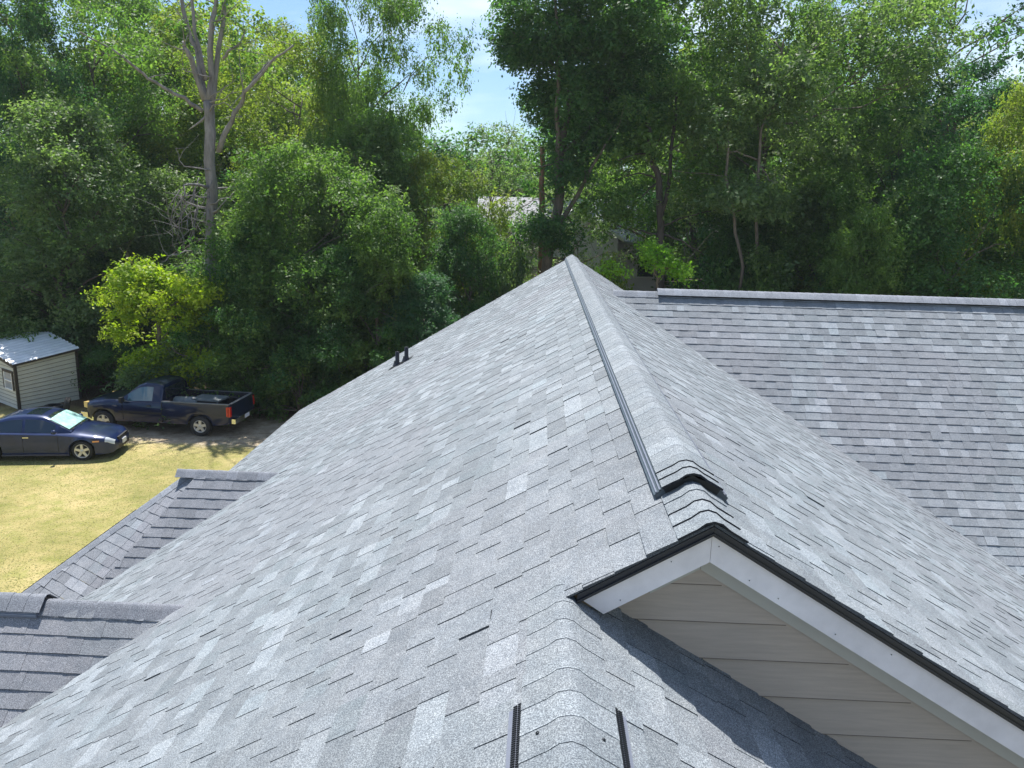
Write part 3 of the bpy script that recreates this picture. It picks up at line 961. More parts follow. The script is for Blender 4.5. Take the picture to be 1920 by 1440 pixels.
def make_tree_data(name, seed, Ht, R, z_lo, shape, nclump, per, leaf=0.074, crad=(0.7, 1.3), trunk_r=0.22, lean=0.3, limbs=16, fork=False, gap=0.0):
    rng = np.random.RandomState(seed)
    top = np.array((rng.uniform(-lean, lean), rng.uniform(-lean, lean), Ht * 0.80))
    tp = limb_path(rng, (0, 0, -0.2), top, 0.03, 9)
    def axis(z):
        f = np.clip(z / (Ht * 0.80), 0, 1) * 9
        i = int(min(8, f)); return tp[i] * (1 - (f - i)) + tp[i + 1] * (f - i)
    C, Rr = [], []
    # several uneven boughs give the outline
    boughs = [(rng.uniform(0, 2 * math.pi), rng.uniform(0.1, 1.0), rng.choice((rng.uniform(0.55, 0.85), rng.uniform(1.05, 1.4)))) for _ in range(14)]
    tries = 0
    while len(C) < nclump and tries < nclump * 30:
        tries += 1
        t = rng.uniform(0, 1) ** 0.9
        z = z_lo + (Ht - z_lo) * t
        if shape == 'oval': rr = R * math.sqrt(max(0.0, 1 - (2 * t - 0.85) ** 2 / 1.4)) 
        elif shape == 'dome': rr = R * math.sqrt(max(0.02, 1 - t ** 2.2))
        elif shape == 'column': rr = R * (0.75 + 0.25 * math.sin(t * 9 + seed)) * min(1, (1 - t) * 4 + 0.3)
        else: rr = R * (1 - 0.75 * t)
        a = rng.uniform(0, 2 * math.pi)
        k = 1.0
        for (ba, bt, bs) in boughs:
            w = math.exp(-((math.atan2(math.sin(a - ba), math.cos(a - ba)) / 0.6) ** 2) - ((t - bt) / 0.16) ** 2)
            k += (bs - 0.95) * w * 1.6
        rad = rr * max(0.35, k) * rng.uniform(0.30, 1.0) ** 0.55
        ax = axis(z)
        C.append((ax[0] + math.cos(a) * rad, ax[1] + math.sin(a) * rad, z + rng.uniform(-0.3, 0.3) + (rng.uniform(0.3, 1.1) if rng.rand() < 0.1 else 0)))
        Rr.append(rng.uniform(*crad) * (0.75 if t > 0.85 else 1.0))
    P, T = leaves(rng, C, Rr, per, leaf)
    crown = quads_mesh(name + "_crown", P, T, L_["mid"])
    mb = MB()
    nseg = len(tp)
    mb.tube(tp, [trunk_r * (1.25 if i == 0 else 1) * (1 - 0.97 * i / nseg) for i in range(nseg)], 8)
    order = rng.permutation(len(C))[:limbs]
    for j in order:
        c = np.array(C[j]); zz = max(0.15 * Ht, c[2] - rng.uniform(0.9, 2.8))
        a = axis(zz)
        r0 = trunk_r * (1 - 0.8 * zz / Ht) * 0.5
        mb.tube(limb_path(rng, a, c, 0.10, 5, 0.05), [r0 * (1 - 0.17 * i) for i in range(6)], 5)
        for _ in range(2):
            e = c + rng.normal(size=3) * 0.8
            mb.tube(limb_path(rng, a * 0.3 + c * 0.7, e, 0.1, 3), [r0 * 0.45, r0 * 0.35, r0 * 0.25, r0 * 0.12], 4)
    me = mb.build(name + "_trunk", M["bark_mid"])
    tm = me.data; bpy.data.objects.remove(me)
    return crown, tm, Ht, R


PROTO = {
    "oak": make_tree_data("oak", 1, 16, 5.0, 4.0, 'oval', 150, 230),
    "oak2": make_tree_data("oak2", 2, 16, 5.0, 3.0, 'oval', 160, 215),
    "tall": make_tree_data("tall", 3, 18, 3.6, 5.0, 'oval', 110, 230, trunk_r=0.2),
    "bush": make_tree_data("bush", 4, 11, 4.2, 0.4, 'dome', 150, 230, trunk_r=0.18),
    "bush2": make_tree_data("bush2", 5, 11, 4.2, 0.4, 'dome', 150, 230, trunk_r=0.18),
    "column": make_tree_data("column", 6, 9, 2.0, 0.3, 'column', 75, 260, leaf=0.075, crad=(0.6, 0.95), trunk_r=0.14),
    "airy": make_tree_data("airy", 7, 15, 4.5, 3.5, 'oval', 85, 120, leaf=0.08, crad=(0.6, 1.2), limbs=40, trunk_r=0.2),
    "shrub": make_tree_data("shrub", 8, 3.6, 2.2, 0.1, 'dome', 50, 300, leaf=0.07, crad=(0.45, 0.8), trunk_r=0.06, limbs=12),
    "shrub2": make_tree_data("shrub2", 9, 3.6, 2.2, 0.1, 'dome', 50, 280, leaf=0.075, crad=(0.4, 0.8), trunk_r=0.06, limbs=12),
    "far": make_tree_data("far", 10, 15, 5.2, 1.0, 'oval', 120, 110, leaf=0.13, crad=(1.0, 1.6)),
}
trng = random.Random(77)


def plant(kind, u, v_top, y, w_px, leaf, label, name="tree", cat="tree", group=None, bark="bark_mid", rz=None, dep=None):
    crown, tm, Ht, R = PROTO[kind]
    top = at_y(u, v_top, y)
    hgt = top.z - GZ
    sx = (w_px / FPX * y) / 2 / R
    sy = sx if dep is None else dep / R
    sz = hgt / Ht
    root = empty(name, (top.x, y, GZ), trng.uniform(0, 6.28) if rz is None else rz, label, cat, group)
    root.scale = (sx, sy, sz)
    for nm, me, mat in (("crown", crown, L_[leaf]), ("trunk", tm, M[bark])):
        o = bpy.data.objects.new(nm, me); col.objects.link(o); o.parent = root
        o.material_slots[0].link = 'OBJECT'; o.material_slots[0].material = mat
    return root


G_BACK = "trees standing in the back rows of the wood"
plant("bush2", 95, 205, 33.5, 380, "grey", "big grey-green tree at the left edge rising behind the metal-roofed shed")
plant("oak", 150, -70, 41, 340, "mid", "tall mid-green tree behind the grey-green one, left of the bare grey trunk")
plant("tall", 5, -130, 37, 190, "deep", "dark blue-green tree cut by the top left corner of the photo")
plant("tall", 300, 15, 45, 270, "yell", "yellowing tree directly left of the bare grey trunk's fork")
plant("oak2", 560, 60, 42, 330, "yell", "yellow-green tree right of the bare grey trunk, at the top of the wood")
plant("oak", 668, -90, 39, 240, "mid", "tall leafy tree bordering the left side of the open sky gap")
plant("bush", 545, 285, 31, 330, "mid", "rounded bright-topped tree in front of the wood, right of the bare grey trunk", dep=3.4)
plant("bush2", 680, 230, 36, 290, "mid", "broad green tree below the sky gap's left edge, behind the vine column")
plant("column", 700, 385, 29.5, 150, "mid", "vine-covered leafy column with a rounded top beside the roof's left slope")
plant("bush", 300, 330, 37, 280, "grey", "pale speckled tree half hidden behind the lime-leaved dogwood")
plant("bush", 800, 300, 37, 240, "yell", "yellow-tinged tree just below the open sky gap")
plant("airy", 925, 240, 43, 230, "grey", "thin airy tree whose top reaches into the bottom of the sky gap", group=None)
plant("bush2", 880, 400, 33, 210, "dark", "dark green tree standing left of the far roof peak", dep=2.5)
plant("bush", 640, 470, 30.0, 240, "dark", "dark bushy tree directly behind the pickup's tailgate", dep=2.4)
plant("bush2", 800, 520, 30, 220, "deep", "low dark tree behind the two roof vent pipes", dep=2.6)
plant("bush", 480, 420, 30.5, 240, "dark", "dark tree behind the pickup cab, right of the lime dogwood", dep=2.6)
plant("bush2", 130, 470, 34.5, 300, "dark", "dark thicket tree between the shed and the lime dogwood", dep=2.6)
plant("oak2", 1500, -110, 36, 470, "grey", "largest pale green tree of the right half, above the wing roof")
plant("oak", 1330, -120, 43, 360, "mid", "tall green tree behind the black-trunked tree")
plant("oak", 1760, 120, 40, 340, "deep", "dark tree under the broken sky patches at upper right")
plant("airy", 1830, -120, 44, 420, "dark", "open-branched tree with sky showing through at the top right")
plant("bush2", 1560, 330, 33, 300, "mid", "mid-green tree low behind the wing ridge, left of the dark thicket", dep=2.8)
plant("bush", 1800, 290, 31, 330, "dark", "near-black shaded tree above the right end of the wing ridge", dep=3.2)
plant("bush", 1930, 180, 33, 240, "yell", "yellow-green tree cut by the right edge of the photo")
plant("airy", 1690, 260, 34, 240, "mid", "thin branching tree in front of the dark right thicket", bark="bark_dark")
plant("airy", 1085, 350, 38, 190, "grey", "thin sapling veiling the distant house's gable")
plant("bush2", 1420, 380, 35, 220, "dark", "dark green tree right of the white house patch", dep=2.5)
plant("bush2", 455, 520, 29.3, 170, "mid", "mid-green leafy mass directly right of the lime dogwood", dep=1.8)
plant("column", 610, 330, 32.5, 150, "grey", "narrow grey-green column between the bright rounded tree and the vine column")
plant("bush", 1640, 400, 30.5, 220, "mid", "sunlit green tree low behind the middle of the wing ridge", dep=2.2)
plant("oak2", 1640, -60, 42, 330, "mid", "mid-green tree between the largest pale tree and the broken sky patches")
# undergrowth
shr = [(205, 640, 31.5, 170, "dark", "shrub", "dark shrub filling the gap right of the shed"),
       (340, 650, 28.6, 200, "grey", "shrub2", "grey-green shrub behind the pickup's bonnet"),
       (455, 640, 28.4, 170, "mid", "shrub", "mid-green shrub behind the pickup's cab"),
       (555, 640, 28.0, 170, "dark", "shrub2", "dark shrub behind the pickup's bed"),
       (650, 690, 29.6, 150, "mid", "shrub", "low green shrub between the tailgate and the roof edge"),
       (20, 545, 34, 240, "dark", "shrub", "shrub directly above the shed roof at the left edge"),
       (1130, 500, 31, 150, "yell", "shrub2", "yellow-green shrub right of the far roof peak"),
       (1330, 480, 33, 200, "dark", "shrub", "dark shrub above the left end of the wing vent"),
       (1450, 490, 32, 170, "mid", "shrub2", "green shrub behind the wing ridge below the largest pale tree"),
       (1590, 500, 34, 190, "yell", "shrub", "yellow-green shrub in the lit gap behind the wing ridge"),
       (1710, 495, 32, 190, "dark", "shrub2", "dark shrub at the foot of the right thicket"),
       (1880, 480, 33, 190, "yell", "shrub", "dull yellow shrub at the right end of the wing ridge"),
       (960, 470, 34, 130, "grey", "shrub2", "pale shrub in front of the distant house, left of the roof peak")]
for (u, v, y, w, lf, kd, lb) in shr:
    plant(kd, u, v, y, w, lf, lb, name="shrub", cat="shrub")
# back rows
back = [(-60, 60), (90, 120), (250, 110), (400, 20), (520, 110), (640, 190), (780, 285), (895, 300), (1010, 280), (1120, 150), (1240, 120), (1380, 90), (1520, 120), (1650, 200), (1800, 210), (1950, 190)]
for i, (u, v) in enumerate(back):
    plant("far", u, v, 58 + (i % 3) * 2.5, 330, ("mid", "dark", "deep", "yell")[i % 4] if i not in (7,) else "mid",
          "hazy tree of the farthest row seen between nearer crowns", group=G_BACK)
for i, u in enumerate((20, 210, 380, 520, 680, 1400, 1560, 1700, 1860)):
    plant("far", u, (330, 300, 340, 320, 330, 320, 330, 330, 320)[i], 47, 300, ("dark", "deep")[i % 2],
          "dark tree in the shaded second row of the wood", group="dark trees filling the second row")

# ---- trees whose trunks show: skeleton given by hand
def skeleton_tree(label, trunk_lines, lobes, leaf, bark, seed, y, per=200, lsize=0.08, crad=(0.6, 1.1), n_each=1.0, name="tree", cat="tree", twig=True):
    """trunk_lines: list of (points (u,v,dy), r0, r1); lobes: (u,v,dy,ru_px,rv_px,n)"""
    rng = np.random.RandomState(seed)
    b0 = trunk_lines[0][0][0]
    base = at_y(b0[0], b0[1], y + b0[2])
    root = empty(name, (base.x, base.y, GZ), 0, label, cat)
    org = (base.x, base.y, GZ)
    mb = MB(); ends = []
    for li, (pts, r0, r1) in enumerate(trunk_lines):
        P = [at_y(u, v, y + dy) for (u, v, dy) in pts]
        if li == 0: P = [Vector((P[0].x, P[0].y, GZ - 0.1))] + P
        # subdivide with small wander
        Q = []
        for i in range(len(P) - 1):
            for k in range(3):
                t = k / 3
                p = P[i].lerp(P[i + 1], t)
                if i + k > 0: p += Vector(rng.normal(size=3) * 0.035)
                Q.append(p)
        Q.append(P[-1])
        m = len(Q)
        mb.tube(Q, [r0 + (r1 - r0) * i / (m - 1) for i in range(m)], 9)
        ends.append(Q)
        if twig:
            for _ in range(4 if r0 > 0.05 else 2):
                i = rng.randint(m // 2, m); p = np.array(Q[i]); e = p + rng.normal(size=3) * np.array((1.0, 0.7, 0.7)) + np.array((0, 0, 0.5))
                rr = max(0.012, (r0 + (r1 - r0) * i / (m - 1)) * 0.35)
                mb.tube(limb_path(rng, p, e, 0.1, 4), [rr, rr * .8, rr * .6, rr * .4, rr * .2], 5)
    mb.build("trunk", M[bark], root, org)
    C, R = [], []
    for (u, v, dy, ru, rv, n) in lobes:
        c = np.array(at_y(u, v, y + dy)); sx = ru / FPX * y; sz = rv / FPX * y
        for _ in range(int(n * n_each)):
            d = rng.normal(size=3); d /= np.linalg.norm(d); rr = rng.uniform(0.15, 1) ** 0.5
            C.append(c + d * rr * np.array((sx, max(sx * 0.8, 0.8), sz))); R.append(rng.uniform(*crad))
    if C:
        P, T = leaves(rng, C, R, per, lsize)
        P = P - np.array(org)
        o = bpy.data.objects.new("crown", quads_mesh("crown", P, T, L_[leaf])); col.objects.link(o); o.parent = root
    return root


vr = random.Random(9)
dead = []
for q in range(16):
    u0_, v0_ = vr.uniform(335, 398), vr.uniform(330, 400)
    dead.append(([(u0_, v0_, -0.3), (u0_ - vr.uniform(0, 25), v0_ + 40, -0.5), (u0_ - vr.uniform(-10, 45), v0_ + vr.uniform(70, 120), -0.6)], 0.022, 0.006))
for q in range(8):
    v0_ = vr.uniform(60, 460)
    sg = vr.choice((-1, 1))
    dead.append(([(394, v0_, -0.2), (394 + sg * vr.uniform(20, 50), v0_ - vr.uniform(0, 20), -0.4), (394 + sg * vr.uniform(50, 90), v0_ - vr.uniform(-15, 50), -0.5)], 0.028, 0.006))
skeleton_tree("tall bleached bare tree with forked grey limbs, left of centre of the wood",
    [([(398, 560, 0), (396, 400, 0), (394, 250, 0), (390, 190, 0)], 0.23, 0.19),
     ([(390, 195, 0), (372, 110, 0.2), (352, 60, 0.5), (330, -60, 0.8)], 0.13, 0.06),
     ([(392, 195, 0), (395, 120, 0), (400, 40, 0), (408, -60, 0)], 0.13, 0.07),
     ([(396, 200, 0), (408, 120, 0.3), (418, 30, 0.4), (424, -60, 0.5)], 0.11, 0.06),
     ([(384, 190, 0), (360, 110, -0.4), (345, 85, -0.6), (343, 78, -0.6)], 0.11, 0.05),
     ([(386, 150, 0), (366, 60, 0.3), (352, -40, 0.5)], 0.08, 0.05),
     ([(410, 285, 0), (430, 240, -0.2), (447, 200, -0.4), (470, 160, -0.6), (500, 125, -0.8), (550, 85, -1)], 0.11, 0.03),
     ([(468, 165, -0.6), (490, 130, -0.4), (512, 112, -0.3)], 0.05, 0.02),
     ([(380, 208, 0), (345, 185, -0.3), (305, 165, -0.5), (270, 135, -0.8), (210, 95, -1.0), (150, 60, -1.4)], 0.08, 0.025),
     ([(398, 465, 0), (360, 470, -0.4), (322, 478, -0.8), (303, 492, -1)], 0.05, 0.012),
     ([(385, 390, 0), (350, 380, -0.3), (335, 370, -0.5)], 0.045, 0.012),
     ([(418, 110, 0), (440, 88, -0.2), (460, 60, -0.3)], 0.06, 0.02)] + dead,
    [(340, 40, 0.5, 40, 40, 9), (440, 30, 0.6, 35, 35, 6), (470, 120, 0.5, 35, 30, 5), (250, 110, -0.5, 50, 22, 6), (415, 430, -0.7, 16, 60, 5), (385, 480, -0.5, 16, 30, 3)], "mid", "bark_grey", 41, 30.5, per=110, crad=(0.4, 0.75))
skeleton_tree("tall tree with curved grey-brown forked trunk behind the far roof peak",
    [([(1022, 520, 0), (1030, 440, 0), (1048, 390, 0), (1050, 300, 0)], 0.26, 0.20),
     ([(1048, 310, 0), (1060, 230, 0.2), (1072, 150, 0.3), (1078, 40, 0.3), (1075, -60, 0.3)], 0.16, 0.06),
     ([(1050, 330, 0), (1044, 250, -0.3), (1046, 120, -0.5), (1040, 0, -0.5)], 0.12, 0.05),
     ([(1034, 440, 0), (1068, 395, -0.3), (1100, 330, -0.6), (1135, 270, -0.8)], 0.13, 0.05),
     ([(1052, 290, 0), (1110, 235, 0.4), (1160, 150, 0.6), (1180, 60, 0.7)], 0.10, 0.04),
     ([(1075, 180, 0.3), (1020, 100, 0), (960, 60, -0.2)], 0.06, 0.02)],
    [(1010, 60, 0, 110, 50, 26), (960, 35, 0, 55, 40, 12), (990, 105, 0, 45, 22, 8), (1090, 120, 0.3, 100, 110, 50), (1160, 40, 0.5, 130, 90, 50), (1190, 200, 0.5, 80, 80, 30), (1010, 205, 0.5, 42, 35, 10), (1080, 250, 0, 60, 45, 16), (1110, -60, 0, 180, 50, 30), (1075, 330, -0.5, 40, 30, 7), (1010, 430, -0.5, 30, 45, 7), (1060, 440, -0.6, 26, 30, 4)],
    "dark", "bark_mid", 42, 35, per=210)
skeleton_tree("black-trunked tree with level side branches behind the lime-green bush",
    [([(1240, 500, 0), (1240, 420, 0), (1236, 340, 0), (1222, 290, 0), (1214, 230, 0)], 0.20, 0.09),
     ([(1240, 400, 0), (1256, 330, 0.3), (1262, 250, 0.4), (1270, 160, 0.5)], 0.10, 0.05),
     ([(1240, 438, 0), (1280, 452, -0.4), (1320, 478, -0.8)], 0.06, 0.02),
     ([(1240, 425, 0), (1290, 405, -0.3), (1340, 395, -0.5)], 0.05, 0.015),
     ([(1238, 440, 0), (1205, 435, -0.2), (1180, 425, -0.4)], 0.05, 0.015),
     ([(1228, 335, 0), (1205, 325, -0.2), (1170, 330, -0.5)], 0.05, 0.015)],
    [(1235, 190, 0, 95, 55, 26), (1180, 380, -0.2, 55, 40, 11), (1310, 330, -0.2, 60, 50, 14), (1130, 400, 0, 45, 40, 8), (1215, 270, 0, 60, 30, 9)],
    "mid", "bark_dark", 43, 34, per=130, crad=(0.5, 0.9))
skeleton_tree("slim double-stemmed tree with a raking branch, in front of the largest pale tree",
    [([(1390, 500, 0), (1376, 400, 0), (1362, 330, 0), (1366, 260, 0)], 0.075, 0.05),
     ([(1420, 480, 0.2), (1424, 300, 0.2), (1426, 245, 0.2), (1440, 215, 0.2), (1470, 180, 0.2)], 0.07, 0.03),
     ([(1420, 300, 0.2), (1385, 285, 0), (1360, 284, 0)], 0.04, 0.015),
     ([(1425, 310, 0.2), (1445, 335, 0), (1452, 345, 0)], 0.03, 0.012)],
    [(1400, 210, 0.5, 70, 40, 14), (1470, 150, 0.4, 70, 50, 16), (1350, 250, 0.4, 40, 30, 6), (1380, 350, -0.6, 40, 40, 7), (1425, 380, -0.6, 40, 50, 8)],
    "grey", "bark_mid", 44, 32.5, per=150, crad=(0.5, 0.9))
skeleton_tree("snapped reddish trunk standing left of the curved grey-brown tree",
    [([(1014, 500, 0), (1016, 400, 0), (1018, 330, 0), (1017, 275, 0)], 0.16, 0.10)],
    [(1000, 320, 0.2, 26, 45, 5)], "dark", "bark_red", 45, 36, per=110, crad=(0.4, 0.7), twig=False)
skeleton_tree("lime-leaved dogwood glowing in the sun between the shed and the pickup",
    [([(300, 700, 0), (296, 640, 0), (300, 590, 0)], 0.09, 0.07),
     ([(300, 595, 0), (260, 555, -0.3), (215, 545, -0.6)], 0.05, 0.02),
     ([(298, 600, 0), (340, 560, -0.2), (385, 550, -0.4)], 0.05, 0.02),
     ([(300, 640, 0), (330, 660, -0.5), (360, 670, -0.7)], 0.035, 0.015),
     ([(298, 590, 0), (270, 530, 0), (250, 500, 0)], 0.04, 0.02)],
    [(262, 522, -0.3, 58, 20, 20), (215, 560, -0.4, 52, 20, 18), (345, 535, -0.2, 60, 15, 17), (385, 555, -0.3, 32, 18, 9), (300, 555, -0.3, 85, 13, 18), (250, 590, -0.4, 52, 9, 9), (285, 672, -0.7, 42, 18, 13), (375, 672, -0.5, 42, 22, 9), (368, 602, -0.2, 38, 14, 7), (330, 585, -0.1, 60, 18, 10), (235, 620, 0.2, 40, 22, 6), (300, 630, 0.2, 50, 20, 7), (320, 695, -0.5, 50, 14, 7), (250, 500, 0.0, 25, 12, 4), (395, 530, 0.0, 24, 10, 4)],
    "lime", "bark_mid", 46, 28.6, per=300, lsize=0.07, crad=(0.2, 0.55))
skeleton_tree("bright green arching bush right of the far roof peak, under the black-trunked tree",
    [([(1235, 560, 0), (1232, 520, 0), (1225, 490, 0)], 0.06, 0.04),
     ([(1228, 500, 0), (1260, 500, -0.2), (1290, 515, -0.4)], 0.03, 0.012)],
    [(1222, 470, 0, 28, 12, 8), (1240, 492, -0.2, 40, 14, 12), (1272, 512, -0.4, 26, 14, 8), (1150, 505, 0, 24, 8, 4)],
    "brite", "bark_mid", 47, 29.5, per=280, lsize=0.065, crad=(0.2, 0.45), name="bush", cat="bush")

# ---- pale distant house behind the trees
HY = 47.0
ha_ = at_y(900, 392, HY); hb_ = at_y(1370, 405, HY)
hx0, hx1 = ha_.x, hb_.x
nh = empty("house", ((hx0 + hx1) / 2, HY + 4, GZ), 0, "pale sided house glimpsed through the trees behind the far roof peak", "house")
HN = ((hx0 + hx1) / 2, HY + 4, GZ)
wz = -1.9
M["nroof"] = simple("distant_roof_shingle", (0.34, 0.34, 0.37), 0.9, var=0.15, scale=4)
M["glass_dark"] = simple("window_glass_dark", (0.03, 0.04, 0.05), 0.08, spec=0.8)
M["white"] = simple("white_trim", (0.75, 0.75, 0.75), 0.5, var=0.03)
mb = MB()
k = 0; z = GZ
while z < wz:
    mb.box(((hx0 + hx1) / 2, HY + 4 + 0.0, z + 0.10), (hx1 - hx0, 8 + 0.02 * (k % 1), 0.199)); 
    mb.box(((hx0 + hx1) / 2, HY - 0.004, z + 0.02), (hx1 - hx0, 0.012, 0.04))
    z += 0.2; k += 1
mb.prism([Vector((hx0, HY, wz - 0.02)), Vector((hx0, HY + 8, wz - 0.02)), Vector((hx0, HY + 4, wz + 2.0))], (0.12, 0, 0))
mb.build("wall", M["house_siding"], nh, HN)
mb = MB()
mb.prism([Vector((hx0 - 0.4, HY - 0.5, wz - 0.15)), Vector((hx0 - 0.4, HY + 4, wz + 2.2)), Vector((hx0 - 0.4, HY + 8.5, wz - 0.15)), Vector((hx0 - 0.4, HY + 8.5, wz - 0.3)), Vector((hx0 - 0.4, HY + 4, wz + 2.05)), Vector((hx0 - 0.4, HY - 0.5, wz - 0.3))], (hx1 - hx0 + 0.8, 0, 0))
mb.build("roof", M["nroof"], nh, HN)
# front cross gable
gxc = at_y(1080, 400, HY).x
mb = MB()
mb.prism([Vector((gxc - 2.4, HY - 1.2, GZ)), Vector((gxc + 2.4, HY - 1.2, GZ)), Vector((gxc + 2.4, HY - 1.2, wz)), Vector((gxc, HY - 1.2, wz + 1.5)), Vector((gxc - 2.4, HY - 1.2, wz))], (0, 1.15, 0))
mb.build("gable_wall", M["house_siding"], nh, HN)
mb = MB()
for sg in (-1, 1):
    mb.prism([Vector((gxc + sg * 2.7, HY - 1.5, wz - 0.15)), Vector((gxc, HY - 1.5, wz + 1.55)), Vector((gxc, HY - 1.5, wz + 1.72)), Vector((gxc + sg * 2.7, HY - 1.5, wz + 0.02))], (0, 4.5, 0))
mb.build("rake_board", M["white"], nh, HN)
for (wx, wzz) in ((hx0 + 2.0, -3.6), (gxc - 0.9, -3.7), (gxc + 4.2, -3.4), (hx1 - 1.8, -3.4)):
    yy = HY - 0.03 if abs(wx - gxc) > 2.4 else HY - 1.22
    f = MB()
    for (cx_, cz_, sx_, sz_) in ((0, 0.72, 1.1, 0.08), (0, -0.72, 1.1, 0.08), (-0.51, 0, 0.08, 1.36), (0.51, 0, 0.08, 1.36), (0, 0, 0.94, 0.05)):
        f.box((wx + cx_, yy - 0.02, wzz + cz_), (sx_, 0.06, sz_))
    fo = f.build("window", M["white"], nh, HN)
    g = MB(); g.box((wx, yy, wzz), (0.94, 0.02, 1.36)); go_ = g.build("pane", M["glass_dark"], fo)
    go_.location = (-HN[0], -HN[1], -HN[2])

# =================================================================== SHED
M["shed_roof"] = simple("galvanised_roof", (0.74, 0.76, 0.80), 0.42, metal=0.25, var=0.12, scale=2.5)
M["shed_trim"] = simple("dark_brown_trim", (0.035, 0.028, 0.024), 0.5)
M["rubber"] = simple("tyre_rubber", (0.018, 0.018, 0.019), 0.75, var=0.2, scale=20)
A = at_z(37, 768, GZ); B = at_z(151, 748, GZ)
dL = (B - A); LS = dL.length; dL.normalize()
dW = Vector((-dL.y, dL.x, 0))
WS = 4.7
shed = empty("shed", (A.x, A.y, GZ), 0, "small beige garden shed with a corrugated metal roof, at the left edge", "shed")
SO = (A.x, A.y, GZ)
WH = 1.72
Av = Vector((A.x, A.y, GZ)); top = Vector((0, 0, WH)); up_r = 0.60
def sp(l, w, z): return Av + dL * l + dW * w + Vector((0, 0, z))
# back corner is a touch higher in the photo: gentle fall to the front
back_rise = 0.30
mb = MB()
nb_ = 12
for i in range(nb_):
    z0 = WH * i / nb_; z1 = WH * (i + 1) / nb_
    def hz(z, l): return z * (1 + back_rise / WH * (l / LS))
    # right wall
    a = [sp(0, -0.018, hz(z0, 0)), sp(LS, -0.018, hz(z0, LS)), sp(LS, 0, hz(z1, LS)), sp(0, 0, hz(z1, 0)), sp(0, 0.03, hz(z0, 0)), sp(LS, 0.03, hz(z0, LS)), sp(LS, 0.03, hz(z1, LS)), sp(0, 0.03, hz(z1, 0))]
    mb.add(a, [(0, 1, 2, 3), (0, 4, 5, 1), (4, 7, 6, 5), (0, 3, 7, 4), (1, 5, 6, 2)])
    # front wall
    a = [sp(-0.018, 0, z0), sp(-0.018, WS, z0), sp(0, WS, z1), sp(0, 0, z1), sp(0.03, 0, z0), sp(0.03, WS, z0), sp(0.03, WS, z1), sp(0.03, 0, z1)]
    mb.add(a, [(0, 1, 2, 3), (0, 4, 5, 1), (4, 7, 6, 5)])
mb.prism([sp(0.0, 0, WH), sp(0.0, WS, WH), sp(0.0, WS / 2, WH + 0.30)], dL * 0.03)
mb.prism([sp(LS - 0.03, 0, 0), sp(LS - 0.03, WS, 0), sp(LS - 0.03, WS, WH + back_rise), sp(LS - 0.03, WS / 2, WH + back_rise + 0.30), sp(LS - 0.03, 0, WH + back_rise)], dL * 0.03)
mb.prism([sp(0, WS, 0), sp(LS, WS, 0), sp(LS, WS, WH + back_rise), sp(0, WS, WH)], dW * -0.03)
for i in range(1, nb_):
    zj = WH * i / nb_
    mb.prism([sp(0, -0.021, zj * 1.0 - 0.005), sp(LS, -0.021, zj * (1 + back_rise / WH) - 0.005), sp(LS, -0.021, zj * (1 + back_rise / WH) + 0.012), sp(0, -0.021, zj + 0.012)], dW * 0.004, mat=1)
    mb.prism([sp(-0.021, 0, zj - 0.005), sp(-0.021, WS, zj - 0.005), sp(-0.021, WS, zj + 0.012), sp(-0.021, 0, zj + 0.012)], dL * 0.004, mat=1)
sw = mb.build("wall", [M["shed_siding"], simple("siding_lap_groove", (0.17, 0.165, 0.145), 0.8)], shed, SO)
mb = MB()
nr = 9
RISE = 0.32
def roofpt(l, w, e=0.0):
    r = RISE * (1 - abs(w - WS / 2) / (WS / 2))
    return sp(l, w, WH + back_rise * (l / LS) + r + 0.04 + e)
for side in (0, 1):
    wa, wb = (-0.10, WS / 2) if side == 0 else (WS / 2, WS + 0.1)
    for i in range(nr):
        wA = wa + (wb - wa) * i / nr; wB = wa + (wb - wa) * (i + 1) / nr
        wM = (wA + wB) / 2
        e = 0.045
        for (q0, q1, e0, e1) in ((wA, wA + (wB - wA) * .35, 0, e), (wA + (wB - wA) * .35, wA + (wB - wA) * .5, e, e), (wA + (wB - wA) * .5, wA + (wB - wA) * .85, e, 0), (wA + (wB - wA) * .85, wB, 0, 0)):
            mb.add([roofpt(-0.10, q0, e0), roofpt(LS + 0.10, q0, e0), roofpt(LS + 0.10, q1, e1), roofpt(-0.10, q1, e1)], [(0, 1, 2, 3)], mat=1 if (e0 == 0 and e1 == 0) or (e1 == 0) else 0)  # darker tone paints rib shade onto grooves and falling flanks
mb.build("roof", [M["shed_roof"], simple("roof_groove_shade", (0.36, 0.40, 0.48), 0.45, metal=0.3, scale=3)], shed, SO)
mb = MB()
# corner posts, eave trim, rake trim
for (l, w, r) in ((0, 0, 0), (LS, 0, back_rise), (0, WS, 0)):
    mb.prism([sp(l - 0.05, w - 0.04, 0), sp(l + 0.05, w - 0.04, 0), sp(l + 0.05, w + 0.05, 0), sp(l - 0.05, w + 0.05, 0)], (0, 0, WH + r + 0.02))
mb.prism([sp(-0.1, -0.11, WH - 0.05), sp(-0.1, -0.09, WH - 0.05), sp(-0.1, -0.09, WH + 0.03), sp(-0.1, -0.11, WH + 0.03)], dL * (LS + 0.2) + Vector((0, 0, back_rise)))
for wq in ((-0.1, WS / 2), (WS / 2, WS + 0.1)):
    mb.prism([roofpt(-0.115, wq[0], -0.005), roofpt(-0.115, wq[1], -0.005), roofpt(-0.115, wq[1], -0.10), roofpt(-0.115, wq[0], -0.10)], dL * 0.03)
mb.build("trim", M["shed_trim"], shed, SO)
